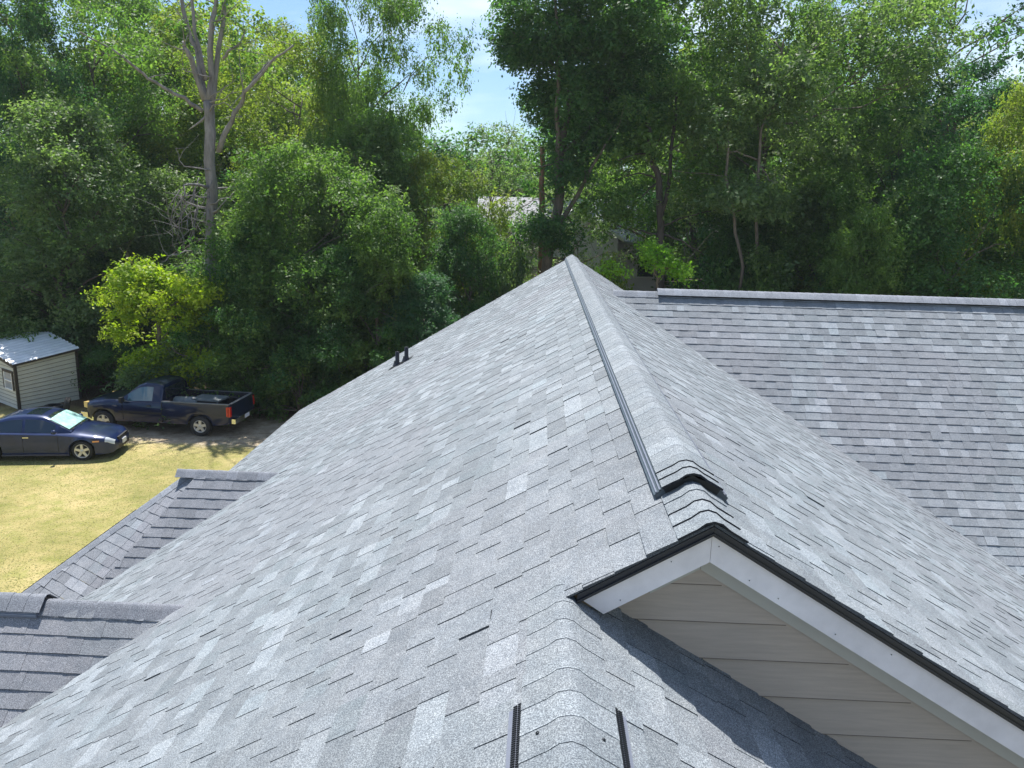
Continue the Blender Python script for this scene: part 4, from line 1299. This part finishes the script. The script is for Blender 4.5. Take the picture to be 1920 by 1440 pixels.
# window in the front wall
wx0, wx1, wz0, wz1 = 0.28, 0.98, 0.72, 1.35
f = MB()
for (w0, w1, z0, z1, m_) in ((wx0 - 0.1, wx0, wz0 - 0.02, wz1 + 0.1, 1), (wx1, wx1 + 0.1, wz0 - 0.02, wz1 + 0.1, 1), (wx0, wx1, wz1, wz1 + 0.1, 1), (wx0, wx1, wz0 - 0.05, wz0, 0), (wx0, wx0 + 0.04, wz0, wz1, 0), (wx1 - 0.04, wx1, wz0, wz1, 0), (wx0 + 0.04, wx1 - 0.04, (wz0 + wz1) / 2 - 0.02, (wz0 + wz1) / 2 + 0.02, 0)):
    f.prism([sp(-0.05, w0, z0), sp(-0.05, w1, z0), sp(-0.05, w1, z1), sp(-0.05, w0, z1)], dL * 0.035, mat=m_)
fo = f.build("window", [M["white"], M["shed_trim"]], shed, SO)
g = MB(); g.prism([sp(-0.025, wx0, wz0), sp(-0.025, wx1, wz0), sp(-0.025, wx1, wz1), sp(-0.025, wx0, wz1)], dL * 0.01)
M["pane_pale"] = simple("window_pane_pale", (0.35, 0.38, 0.42), 0.1, spec=0.9)
go_ = g.build("pane", M["pane_pale"], fo); go_.location = (-SO[0], -SO[1], -SO[2])

# loose tyres by the shed
def tyre(loc, rot, label, R=0.36, W=0.24):
    m = MB()
    prof = [(-W / 2, R * 0.62), (-W / 2 * 1.05, R * 0.8), (-W / 2 * 0.85, R * 0.96), (-W * 0.2, R), (W * 0.2, R), (W / 2 * 0.85, R * 0.96), (W / 2 * 1.05, R * 0.8), (W / 2, R * 0.62), (W * 0.3, R * 0.66), (0, R * 0.86), (-W * 0.3, R * 0.66), (-W / 2, R * 0.62)]
    m.lathe(prof, (0, 0, 0), (0, 1, 0), 28)
    o = m.build("tyre", M["rubber"])
    o.location = loc; o.rotation_euler = rot
    return tag(o, label, "tyre")
tp_ = at_z(124, 773, GZ)
tyre((tp_.x + 0.12, tp_.y - 0.1, GZ + 0.30), (math.radians(-14), 0, math.radians(-62)), "worn black tyre leaning upright against the shed's right wall", 0.31, 0.2)
tp_ = at_z(104, 772, GZ)
tyre((tp_.x - 0.05, tp_.y + 0.05, GZ + 0.13), (math.radians(88), 0.05, 0.4), "black tyre lying flat beside the leaning one, behind the sedan")

# =================================================================== VEHICLES
def paint_mat(name, c, c2):
    m, nt, b = new_mat(name)
    tc = N(nt, "ShaderNodeTexCoord"); n = noise(nt, 3.0, 4, 0.6, tc.outputs["Object"])
    r = ramp(nt, n.outputs["Fac"], [(0.35, c), (0.65, c2)])
    nt.links.new(r.outputs["Color"], b.inputs["Base Color"])
    b.inputs["Metallic"].default_value = 0.2; b.inputs["Roughness"].default_value = 0.3
    b.inputs["Coat Weight"].default_value = 0.75; b.inputs["Coat Roughness"].default_value = 0.05; b.inputs["Specular IOR Level"].default_value = 0.3
    return m
M["navy"] = paint_mat("navy_car_paint", (0.006, 0.016, 0.066), (0.008, 0.021, 0.084))
M["truck_paint"] = paint_mat("dark_blue_truck_paint", (0.003, 0.009, 0.038), (0.004, 0.012, 0.048))
M["car_glass"] = simple("car_glass_dark", (0.012, 0.02, 0.03), 0.03, coat=1.0, spec=0.9)
M["tint_glass"] = simple("car_glass_blue", (0.04, 0.10, 0.13), 0.03, coat=1.0, spec=0.9)
M["chrome"] = simple("chrome", (0.75, 0.74, 0.70), 0.15, metal=1.0, var=0.05)
M["alloy"] = simple("alloy_wheel", (0.62, 0.60, 0.57), 0.32, metal=0.5, var=0.06)
M["black_trim"] = simple("black_plastic_trim", (0.012, 0.012, 0.014), 0.5)
M["lens"] = simple("headlight_lens", (0.62, 0.66, 0.70), 0.12, coat=1.0)
M["amber"] = simple("amber_lens", (0.75, 0.30, 0.10), 0.2, coat=1.0)
M["amber2"] = simple("aged_headlight_lens", (0.72, 0.52, 0.20), 0.2, coat=1.0)
M["red"] = simple("tail_light_red", (0.70, 0.015, 0.012), 0.18, coat=1.0)
M["shade"] = simple("turquoise_sunshade", (0.42, 0.70, 0.65), 0.22, coat=1.0, var=0.35, scale=5)
M["plate"] = simple("number_plate", (0.70, 0.72, 0.78), 0.4)
M["bedliner"] = simple("bed_liner_black", (0.02, 0.02, 0.024), 0.6)
M["bin_grey"] = simple("weathered_grey_plastic", (0.15, 0.17, 0.175), 0.5, var=0.3, scale=4)


def interp(tab, x):
    for (xa, ya), (xb, yb) in zip(tab, tab[1:]):
        if xa <= x <= xb: return ya + (yb - ya) * (x - xa) / (xb - xa) if xb > xa else yb
    return tab[0][1] if x < tab[0][0] else tab[-1][1]


def smooth_interp(tab, x):
    for (xa, ya), (xb, yb) in zip(tab, tab[1:]):
        if xa <= x <= xb:
            t = (x - xa) / (xb - xa) if xb > xa else 1
            return ya + (yb - ya) * t
    return tab[0][1] if x < tab[0][0] else tab[-1][1]


def loft(stations, section, mirror=True):
    """section(x) -> list of (y,z) from the sill up to the centre line"""
    mb = MB()
    rows = []
    for x in stations:
        s = section(x)
        full = [Vector((x, -y, z)) for y, z in s] + [Vector((x, y, z)) for y, z in reversed(s[:-1])]
        rows.append(full)
    m = len(rows[0])
    V = [p for r in rows for p in r]
    F = [(i * m + k, i * m + k + 1, (i + 1) * m + k + 1, (i + 1) * m + k) for i in range(len(rows) - 1) for k in range(m - 1)]
    F.append(tuple(range(m))); F.append(tuple(range((len(rows) - 1) * m, len(rows) * m))[::-1])
    mb.add(V, F, smooth=True)
    return mb


def finish_smooth(o, ang=35):
    me = o.data
    try:
        me.set_sharp_from_angle(angle=math.radians(ang))
    except Exception:
        pass
    return o


def wheel(parent, x, side, R, W, ymax, spokes=5, rimR=0.66, name="wheel", truck=False):
    """side -1 = right hand (-y) outer face"""
    t = MB(); s = side
    yo = s * ymax
    prof = [(0, R * rimR), (0.006, R * 0.80), (0.0, R * 0.93), (-0.03, R), (-W + 0.03, R), (-W, R * 0.9), (-W, R * 0.5)]
    t.lathe([(q, r) for q, r in prof], (x, yo, R), (0, s, 0), 30)
    to = t.build(name, M["rubber"], parent)
    r = MB()
    rr = R * rimR
    r.lathe([(-0.001, rr + 0.004), (0.004, rr), (-0.006, rr * 0.93), (-0.07, rr * 0.88)], (x, yo, R), (0, s, 0), 30, mat=0)
    r.lathe([(-0.07, rr * 0.9), (-0.07, 0.0)], (x, yo, R), (0, s, 0), 24, mat=1)
    for k in range(spokes):
        a = 2 * math.pi * k / spokes + 0.35
        c, sn = math.cos(a), math.sin(a)
        def pt(rad, off, dep):
            px = c * rad - sn * off; pz = sn * rad + c * off
            return Vector((x + px, yo + s * dep, R + pz))
        w0, w1 = (0.055, 0.038) if not truck else (0.060, 0.040)
        w0 *= R / 0.33; w1 *= R / 0.33
        tri = [pt(rr * 0.16, -w0 * .8, -0.012), pt(rr * 0.95, -w1, -0.006), pt(rr * 0.95, w1, -0.006), pt(rr * 0.16, w0 * .8, -0.012)]
        r.prism(tri, (0, -s * 0.03, 0), mat=0)
    r.lathe([(-0.004, 0.0), (-0.004, rr * 0.20), (-0.02, rr * 0.24)], (x, yo, R), (0, s, 0), 16, mat=0)
    r.build("rim", [M["alloy"], M["black_trim"]], to)
    return to


def arch_z(x, axles, R, base, pad=0.055):
    z = base
    for ax in axles:
        d = abs(x - ax)
        rr = R + pad
        if d < rr: z = max(z, R + math.sqrt(rr * rr - d * d) * 0.98)
    return z


def stations_for(x0, x1, axles, R, extra=()):
    xs = set(np.round(np.linspace(x0, x1, 42), 4).tolist())
    for ax in axles:
        rr = R + 0.055
        for k in range(-10, 11): xs.add(round(ax + rr * math.sin(k * math.pi / 20), 4))
        xs.add(round(ax + rr + 0.003, 4)); xs.add(round(ax - rr - 0.003, 4))
    for e in extra: xs.add(e)
    return sorted(x for x in xs if x0 <= x <= x1)


# ---------------- sedan (front towards +x)
SR = 0.325
s_ax = (1.40, -1.34)
sed_top = [(-2.36, 0.80), (-2.30, 0.96), (-2.0, 1.02), (-1.6, 1.02), (-1.0, 0.97), (0.6, 0.95), (1.0, 0.955), (1.3, 0.93), (1.8, 0.845), (2.1, 0.76), (2.25, 0.68), (2.37, 0.56)]
sed_sh = [(-2.36, 0.78), (-2.2, 0.90), (-1.6, 0.94), (-0.6, 0.91), (0.6, 0.88), (1.2, 0.83), (1.8, 0.75), (2.15, 0.68), (2.37, 0.52)]
sed_w = [(-2.36, 0.66), (-2.28, 0.78), (-2.1, 0.86), (-1.7, 0.90), (-1.0, 0.915), (1.3, 0.915), (1.75, 0.89), (2.05, 0.82), (2.22, 0.72), (2.32, 0.60), (2.37, 0.48)]
sed_bot = [(-2.36, 0.40), (-2.2, 0.24), (-1.8, 0.20), (1.8, 0.19), (2.2, 0.19), (2.34, 0.24), (2.37, 0.30)]
def sed_section(x):
    w = interp(sed_w, x); zt = interp(sed_top, x); zs = interp(sed_sh, x); zb = arch_z(x, s_ax, SR, interp(sed_bot, x))
    zb = min(zb, zs - 0.06)
    zm = max(zb + 0.02, min(0.60, zs - 0.05))
    zl2 = zb + (zm - zb) * 0.45
    return [(w * 0.955, zb), (w * 0.99, zl2), (w, zm), (w * 0.975, zs - 0.02), (w * 0.93, zs + 0.012), (w * 0.80, zs + (zt - zs) * 0.62), (w * 0.45, zt - 0.012), (0, zt)]
sed = empty("sedan", (0, 0, GZ), 0, "dark blue sedan with silver five-spoke wheels parked on the lawn, left edge", "car")
sf = Vector((-13.82, 22.75, 0)); sr2 = Vector((-16.5, 22.33, 0))
fwc = at_z(158, 864, GZ)
head = math.atan2(0.15, 1.0) 
hd = Vector((math.cos(head), math.sin(head), 0)); rt = Vector((math.sin(head), -math.cos(head), 0))
ctr = Vector((fwc.x, fwc.y, GZ)) - hd * s_ax[0] - rt * 0.86
sed.location = ctr; sed.rotation_euler = (0, 0, head); sed.scale = (0.97, 0.97, 0.95)
body = loft(stations_for(-2.36, 2.37, s_ax, SR), sed_section)
finish_smooth(body.build("body", M["navy"], sed, recalc=True), 32)
# greenhouse
g_roof = [(-1.75, 1.00), (-1.45, 1.14), (-1.05, 1.325), (-0.75, 1.405), (-0.35, 1.44), (0.0, 1.435), (0.25, 1.40), (0.45, 1.315), (0.75, 1.15), (1.08, 0.955)]
def gr_section(x):
    zr = interp(g_roof, x); zb = interp(sed_sh, x) + 0.0
    t = min(1, max(0, (zr - zb) / 0.5))
    wb = 0.84 if x > -1.3 else 0.84 - (-1.3 - x) * 0.25
    if x > 0.6: wb = 0.84 - (x - 0.6) * 0.10
    wr = wb - 0.23 * t
    return [(wb, zb - 0.03), (wb - 0.23 * t * 0.92, zb + (zr - zb) * 0.86), (wr - 0.05, zb + (zr - zb) * 0.965), (wr * 0.55, zr - 0.004), (0, zr + 0.008 * t)]
cab = loft([round(v, 3) for v in np.linspace(-1.75, 1.08, 30)] , gr_section)
finish_smooth(cab.build("roof", M["navy"], sed, recalc=True), 40)
def side_pt(sec, x, t, side, out=0.006):
    s = sec(x); (y0, z0), (y1, z1) = s[0], s[1]
    y = y0 + (y1 - y0) * t; z = z0 + (z1 - z0) * t
    return Vector((x, side * (y + out), z + 0.001))
def side_window(sec, xs, tlo, thi, side, mat, parent, name="side_window", out=0.006):
    m = MB(); V = []
    for x in xs:
        V.append(side_pt(sec, x, tlo(x), side, out)); V.append(side_pt(sec, x, thi(x), side, out))
    n = len(xs)
    m.add(V, [(2 * i, 2 * i + 2, 2 * i + 3, 2 * i + 1) for i in range(n - 1)])
    return m.build(name, mat, parent)
lin_ = lambda a, b, n=9: [a + (b - a) * i / (n - 1) for i in range(n)]
for sd in (-1, 1):
    side_window(gr_section, lin_(-0.28, 0.62), lambda x: 0.14, lambda x: 0.93, sd, M["car_glass"], sed)
    side_window(gr_section, lin_(-1.22, -0.36), lambda x: 0.14, lambda x: 0.93, sd, M["car_glass"], sed)
    side_window(gr_section, lin_(-1.50, -1.27, 5), lambda x: 0.20, lambda x: 0.85, sd, M["car_glass"], sed)
def roof_patch(sec_top, xs, wfrac_fn, mat, parent, name, out=0.006, ny=7):
    m = MB(); V = []
    for x in xs:
        hw = wfrac_fn(x)
        for j in range(ny):
            y = -hw + 2 * hw * j / (ny - 1)
            V.append(Vector((x, y, sec_top(x, abs(y)) + out)))
    n = len(xs)
    m.add(V, [(i * ny + j, i * ny + j + 1, (i + 1) * ny + j + 1, (i + 1) * ny + j) for i in range(n - 1) for j in range(ny - 1)], smooth=True)
    return m.build(name, mat, parent)
def top_of(sec):
    def f(x, y):
        s = sec(x)
        for (ya, za), (yb, zb) in zip(s[1:], s[2:]):
            if yb <= y <= ya: return zb + (za - zb) * ((y - yb) / (ya - yb) if ya > yb else 0)
        return s[1][1] if y > s[1][0] else s[-1][1]
    return f
tf = top_of(gr_section)
def wsw(x): return gr_section(x)[1][0] - 0.02
roof_patch(tf, lin_(0.30, 1.04, 10), wsw, M["car_glass"], sed, "windscreen", 0.008)
o = roof_patch(tf, lin_(0.42, 1.00, 9), lambda x: wsw(x) - 0.035, M["shade"], sed, "sunshade", 0.014)
o["label"] = "turquoise foil sunshade filling the windscreen"
roof_patch(tf, lin_(-1.68, -1.02, 8), wsw, M["car_glass"], sed, "rear_window", 0.008)
roof_patch(tf, lin_(-0.36, 0.10, 5), lambda x: 0.40, M["car_glass"], sed, "sunroof", 0.006)
for sd in (-1, 1):
    for ax in s_ax: wheel(sed, ax, sd, SR, 0.215, 0.885, 5, 0.70)
    # door seams, sill, handles, mirror, lights
    m = MB()
    m.box((0.03, sd * 0.905, 0.215), (2.0, 0.05, 0.05)); m.build("sill", M["navy"], sed)
    for hx in (-0.22, -1.12):
        m = MB(); m.box((hx, sd * 0.915, 0.80), (0.18, 0.03, 0.028)); m.build("door_handle", M["chrome"], sed)
    for sx_ in (0.72, -0.32, -1.16):
        m = MB(); m.box((sx_, sd * 0.9145, 0.57), (0.008, 0.008, 0.55)); m.build("door_seam", M["black_trim"], sed)
    m = MB()
    m.tube([(0.68, sd * 0.86, 0.95), (0.66, sd * 0.96, 0.98)], [0.03, 0.035], 6)
    m.lathe([(-0.02, 0.0), (-0.02, 0.07), (0.05, 0.075), (0.10, 0.04), (0.11, 0)], (0.64, sd * 1.0, 1.0), (1, 0, 0), 12)
    m.build("wing_mirror", M["navy"], sed)
    # headlight: wraps the front corner
    m = MB(); V = []
    for x in lin_(2.08, 2.31, 8):
        w = interp(sed_w, x)
        z0 = interp(sed_sh, x) - 0.095; z1 = interp(sed_sh, x) - 0.005
        V.append(Vector((x, sd * (w * 1.0 + 0.007), z0))); V.append(Vector((x, sd * (w * 0.975 + 0.006), z1))); V.append(Vector((x, sd * (w * 0.86), z1 + 0.045)))
    m.add(V, [(3 * i + k, 3 * i + 3 + k, 3 * i + 4 + k, 3 * i + 1 + k) for i in range(7) for k in range(2)], smooth=True)
    m.build("headlight", M["lens"], sed)
    m = MB(); V = []
    for x in lin_(1.74, 1.93, 4):
        w = interp(sed_w, x); V.append(Vector((x, sd * (w + 0.008), 0.615))); V.append(Vector((x, sd * (w + 0.005), 0.665)))
    m.add(V, [(2 * i, 2 * i + 2, 2 * i + 3, 2 * i + 1) for i in range(3)]); m.build("side_marker", M["amber"], sed)
    m = MB(); m.box((-2.27, sd * 0.70, 0.83), (0.12, 0.22, 0.13)); m.build("tail_light", M["red"], sed)
m = MB()
m.box((2.335, 0, 0.60), (0.06, 0.80, 0.10)); m.box((2.34, 0, 0.33), (0.07, 0.90, 0.12)); m.build("grille", M["black_trim"], sed)
m = MB(); m.box((2.385, 0, 0.44), (0.02, 0.32, 0.15)); m.build("number_plate", M["plate"], sed)
m = MB(); m.box((0, 0, 0.42), (3.9, 1.35, 0.40)); m.build("underbody", M["black_trim"], sed)
for (wy, wr) in ((0.25, 0.25), (-0.33, 0.2)):
    m = MB(); m.box((1.02, wy, 0.985), (0.02, 0.62, 0.014), Matrix.Rotation(wr, 3, 'Z')); m.build("wiper", M["black_trim"], sed)

# ---------------- pickup (front towards +x)
TR = 0.375
t_ax = (1.84, -1.68)
tk_w = [(-2.78, 0.93), (-2.7, 0.955), (-2.0, 0.985), (1.8, 0.99), (2.2, 0.965), (2.42, 0.92), (2.53, 0.84), (2.58, 0.72)]
tk_top = [(-2.78, 1.21), (-0.35, 1.21), (1.05, 1.20), (1.3, 1.22), (1.7, 1.20), (2.2, 1.12), (2.45, 1.04), (2.54, 0.96), (2.58, 0.86)]
tk_sh = [(-2.78, 1.16), (-0.35, 1.17), (1.05, 1.14), (2.0, 1.08), (2.38, 1.0), (2.54, 0.92), (2.58, 0.82)]
tk_bot = [(-2.78, 0.52), (-2.5, 0.45), (-2.1, 0.42), (2.3, 0.40), (2.58, 0.50)]
BED0, BED1 = -2.72, -0.36
def tk_section(x):
    w = interp(tk_w, x); zt = interp(tk_top, x); zs = interp(tk_sh, x); zb = arch_z(x, t_ax, TR, interp(tk_bot, x), 0.075)
    zm = max(zb + 0.03, 0.86)
    out = [(w * 0.965, zb), (w * 0.995, zb + (zm - zb) * 0.5), (w, zm), (w * 0.985, zs - 0.04)]
    if BED0 <= x <= BED1:
        out += [(w * 0.975, zt), (w * 0.975 - 0.085, zt + 0.002), (w * 0.975 - 0.10, 0.74), (0, 0.74)]
    else:
        out += [(w * 0.96, zs), (w * 0.86, zs + (zt - zs) * 0.7), (w * 0.5, zt - 0.008), (0, zt)]
    return out
tk = empty("pickup_truck", (0, 0, GZ), 0, "dark blue regular-cab pickup with an open bed parked under the trees", "pickup truck")
tfw = at_z(196, 807, GZ); trw = at_z(377, 818, GZ)
th_ = math.atan2(tfw.y - trw.y, tfw.x - trw.x)
hd = Vector((math.cos(th_), math.sin(th_), 0)); lf = Vector((-hd.y, hd.x, 0))     # left-hand side (+y local)
# driver's side faces the camera: local +y
midw = (Vector((tfw.x, tfw.y, GZ)) + Vector((trw.x, trw.y, GZ))) / 2
if lf.y > 0: sidey = -1
else: sidey = 1
ctr = midw - hd * ((t_ax[0] + t_ax[1]) / 2) - lf * (0.94 if lf.y < 0 else -0.94)
tk.location = ctr; tk.rotation_euler = (0, 0, th_); tk.scale = (1, 1, 0.95)
body = loft(stations_for(-2.78, 2.58, t_ax, TR + 0.02, (BED0, BED0 - 0.004, BED1, BED1 + 0.004)), tk_section)
finish_smooth(body.build("body", M["truck_paint"], tk, recalc=True), 30)
m = MB()
m.box((-1.54, 0, 0.752), (2.34, 1.66, 0.012))
for s_ in (-1, 1):
    m.box((-1.54, s_ * 0.845, 0.97), (2.34, 0.012, 0.44))
    m.lathe([(0, 0.001), (0, 0.42), (0.24, 0.42), (0.24, 0.001)], (-1.68, s_ * 0.845 - (0.24 if s_ > 0 else 0), 0.60), (0, 1, 0), 24)
m.box((-0.40, 0, 0.97), (0.03, 1.70, 0.44))
m.build("bed_liner", M["bedliner"], tk)
m = MB(); m.box((-2.745, 0, 0.88), (0.06, 1.62, 0.62)); m.box((-2.745, 0, 1.20), (0.085, 1.64, 0.035)); tg = m.build("tailgate", M["truck_paint"], tk)
m = MB()
for s_ in (-1, 1): m.box((-1.54, s_ * 0.90, 1.219), (2.40, 0.10, 0.018))
m.box((-2.745, 0, 1.226), (0.10, 1.60, 0.016))
m.build("bed_rail", simple("bed_rail_cap_grey", (0.22, 0.22, 0.22), 0.4), tk)
# cab
c_roof = [(-0.34, 1.20), (-0.335, 1.62), (-0.27, 1.76), (-0.10, 1.815), (0.25, 1.83), (0.45, 1.80), (0.58, 1.74), (0.85, 1.52), (1.30, 1.16)]
def cab_section(x):
    zr = interp(c_roof, x); zb = interp(tk_sh, x) - 0.03
    t = min(1, max(0, (zr - zb) / 0.66))
    wb = 0.93 if x < 0.8 else 0.93 - (x - 0.8) * 0.14
    wr = wb - 0.24 * t
    return [(wb, zb), (wb - 0.24 * t * 0.9, zb + (zr - zb) * 0.86), (wr - 0.05, zb + (zr - zb) * 0.965), (wr * 0.55, zr - 0.006), (0, zr + 0.008)]
cab = loft([-0.34, -0.335, -0.30, -0.27, -0.2, -0.1] + [round(v, 3) for v in np.linspace(0.0, 1.30, 18)], cab_section)
finish_smooth(cab.build("cab", M["truck_paint"], tk, recalc=True), 40)
for sd in (-1, 1):
    side_window(cab_section, lin_(0.02, 0.93), lambda x: 0.12, lambda x: 0.92, sd, M["tint_glass"], tk)
    for ax in t_ax: wheel(tk, ax, sd, TR, 0.25, 0.975, 5, 0.60, truck=True)
    m = MB(); m.box((1.02, sd * 1.10, 1.24), (0.10, 0.16, 0.20)); m.tube([(1.0, sd * 0.92, 1.2), (1.0, sd * 1.05, 1.22)], 0.02, 6); m.build("wing_mirror", M["black_trim"], tk)
    m = MB(); m.box((0.12, sd * 0.992, 1.04), (0.14, 0.03, 0.045)); m.build("door_handle", M["black_trim"], tk)
    m = MB(); m.box((0.45, sd * 0.996, 0.78), (1.55, 0.018, 0.07)); m.build("side_moulding", M["black_trim"], tk)
    m = MB(); m.box((-0.345, sd * 0.975, 0.82), (0.02, 0.03, 0.72)); m.build("cab_gap", M["black_trim"], tk)
    m = MB(); m.box((1.08, sd * 0.989, 0.80), (0.008, 0.012, 0.62)); m.build("door_seam", M["black_trim"], tk)
    m = MB(); m.box((-2.735, sd * 0.905, 0.96), (0.10, 0.12, 0.36)); m.box((-2.70, sd * 0.955, 0.96), (0.10, 0.02, 0.34)); m.build("tail_light", M["red"], tk)
    m = MB(); m.box((2.47, sd * 0.80, 0.92), (0.17, 0.17, 0.20), Matrix.Rotation(-sd * 0.35, 3, 'Z')); m.build("headlight", M["amber2"], tk)
    m = MB(); m.box((1.35, sd * 0.995, 0.98), (0.16, 0.008, 0.035)); m.build("badge", M["chrome"], tk)
m = MB(); m.box((-0.3455, 0, 1.45), (0.012, 1.30, 0.42)); m.build("rear_window", M["car_glass"], tk)
tfc = top_of(cab_section)
roof_patch(tfc, lin_(0.60, 1.24, 8), lambda x: cab_section(x)[1][0] - 0.02, M["tint_glass"], tk, "windscreen", 0.008)
m = MB()
m.box((-2.86, 0, 0.60), (0.14, 1.78, 0.17)); m.box((-2.86, 0, 0.69), (0.16, 1.0, 0.02)); m.build("rear_bumper", M["chrome"], tk)
m = MB(); m.box((-2.937, 0.0, 0.62), (0.012, 0.32, 0.14)); m.build("number_plate", M["plate"], tk)
m = MB(); m.box((2.62, 0, 0.56), (0.12, 1.80, 0.20)); m.box((2.54, 0.87, 0.56), (0.24, 0.12, 0.19)); m.box((2.54, -0.87, 0.56), (0.24, 0.12, 0.19)); m.build("front_bumper", M["chrome"], tk)
m = MB(); m.box((2.585, 0, 0.88), (0.03, 1.2, 0.24)); m.build("grille", M["chrome"], tk)
m = MB(); m.box((0, 0, 0.55), (4.9, 1.30, 0.34)); m.build("underbody", M["black_trim"], tk)

# cargo in the bed
def in_bed(x, y, z): return ctr + hd * x + lf * y + Vector((0, 0, z * 0.955))
m = MB()
m.lathe([(-0.42, 0.0), (-0.42, 0.20), (-0.38, 0.23), (0.38, 0.23), (0.42, 0.19), (0.42, 0.14), (0.36, 0.13), (0.36, 0)], (0, 0, 0.23), (1, 0, 0), 22)
m.box((0, 0, 0.10), (0.80, 0.40, 0.20))
for r_ in (-0.2, 0.0, 0.2): m.lathe([(r_ - 0.015, 0.232), (r_, 0.242), (r_ + 0.015, 0.232)], (0, 0, 0.23), (1, 0, 0), 22)
o = m.build("storage_drum", M["bin_grey"]); o.location = in_bed(-0.95, 0.40, 0.76); o.rotation_euler = (0, 0, th_ + 0.1); o.scale = (1, 1, 1.1)
tag(o, "rounded grey drum lying in the pickup bed behind the cab", "drum")
m = MB()
m.box((0, 0, 0.22), (0.95, 0.62, 0.40), mat=1); m.box((0, 0, 0.445), (1.02, 0.70, 0.06)); 
for q in (-0.44, 0.44): m.box((q, -0.29, 0.22), (0.06, 0.06, 0.44)); m.box((q, 0.29, 0.22), (0.06, 0.06, 0.44))
o = m.build("storage_crate", [M["bin_grey"], M["black_trim"]]); o.location = in_bed(-1.72, 0.20, 0.76); o.rotation_euler = (0, 0, th_ - 0.06)
tag(o, "weathered flat-topped grey crate in the middle of the pickup bed", "crate")
tyre(in_bed(-2.35, -0.1, 0.98), (math.radians(70), 0.2, th_ + 0.5), "dark tyre lying inside the pickup bed near the tailgate", 0.33, 0.2)

# ---- added thin haze volume, lifts the dark tones of the wood
mb = MB(); hz_top = 26.0
mb.box((0, 0, (hz_top + GZ - 1.0) / 2), (500.0, 500.0, hz_top - GZ + 1.0))
hm = bpy.data.materials.new("fill_haze_volume"); hm.use_nodes = True
hm.node_tree.nodes.clear()
ho_ = hm.node_tree.nodes.new("ShaderNodeOutputMaterial")
hv = hm.node_tree.nodes.new("ShaderNodeVolumePrincipled")
hv.inputs["Color"].default_value = (0.86, 0.93, 1.0, 1)
hv.inputs["Density"].default_value = 0.00035
hv.inputs["Anisotropy"].default_value = 0.25
hm.node_tree.links.new(hv.outputs["Volume"], ho_.inputs["Volume"])
tag(mb.build("fill_haze", hm), kind="stuff")
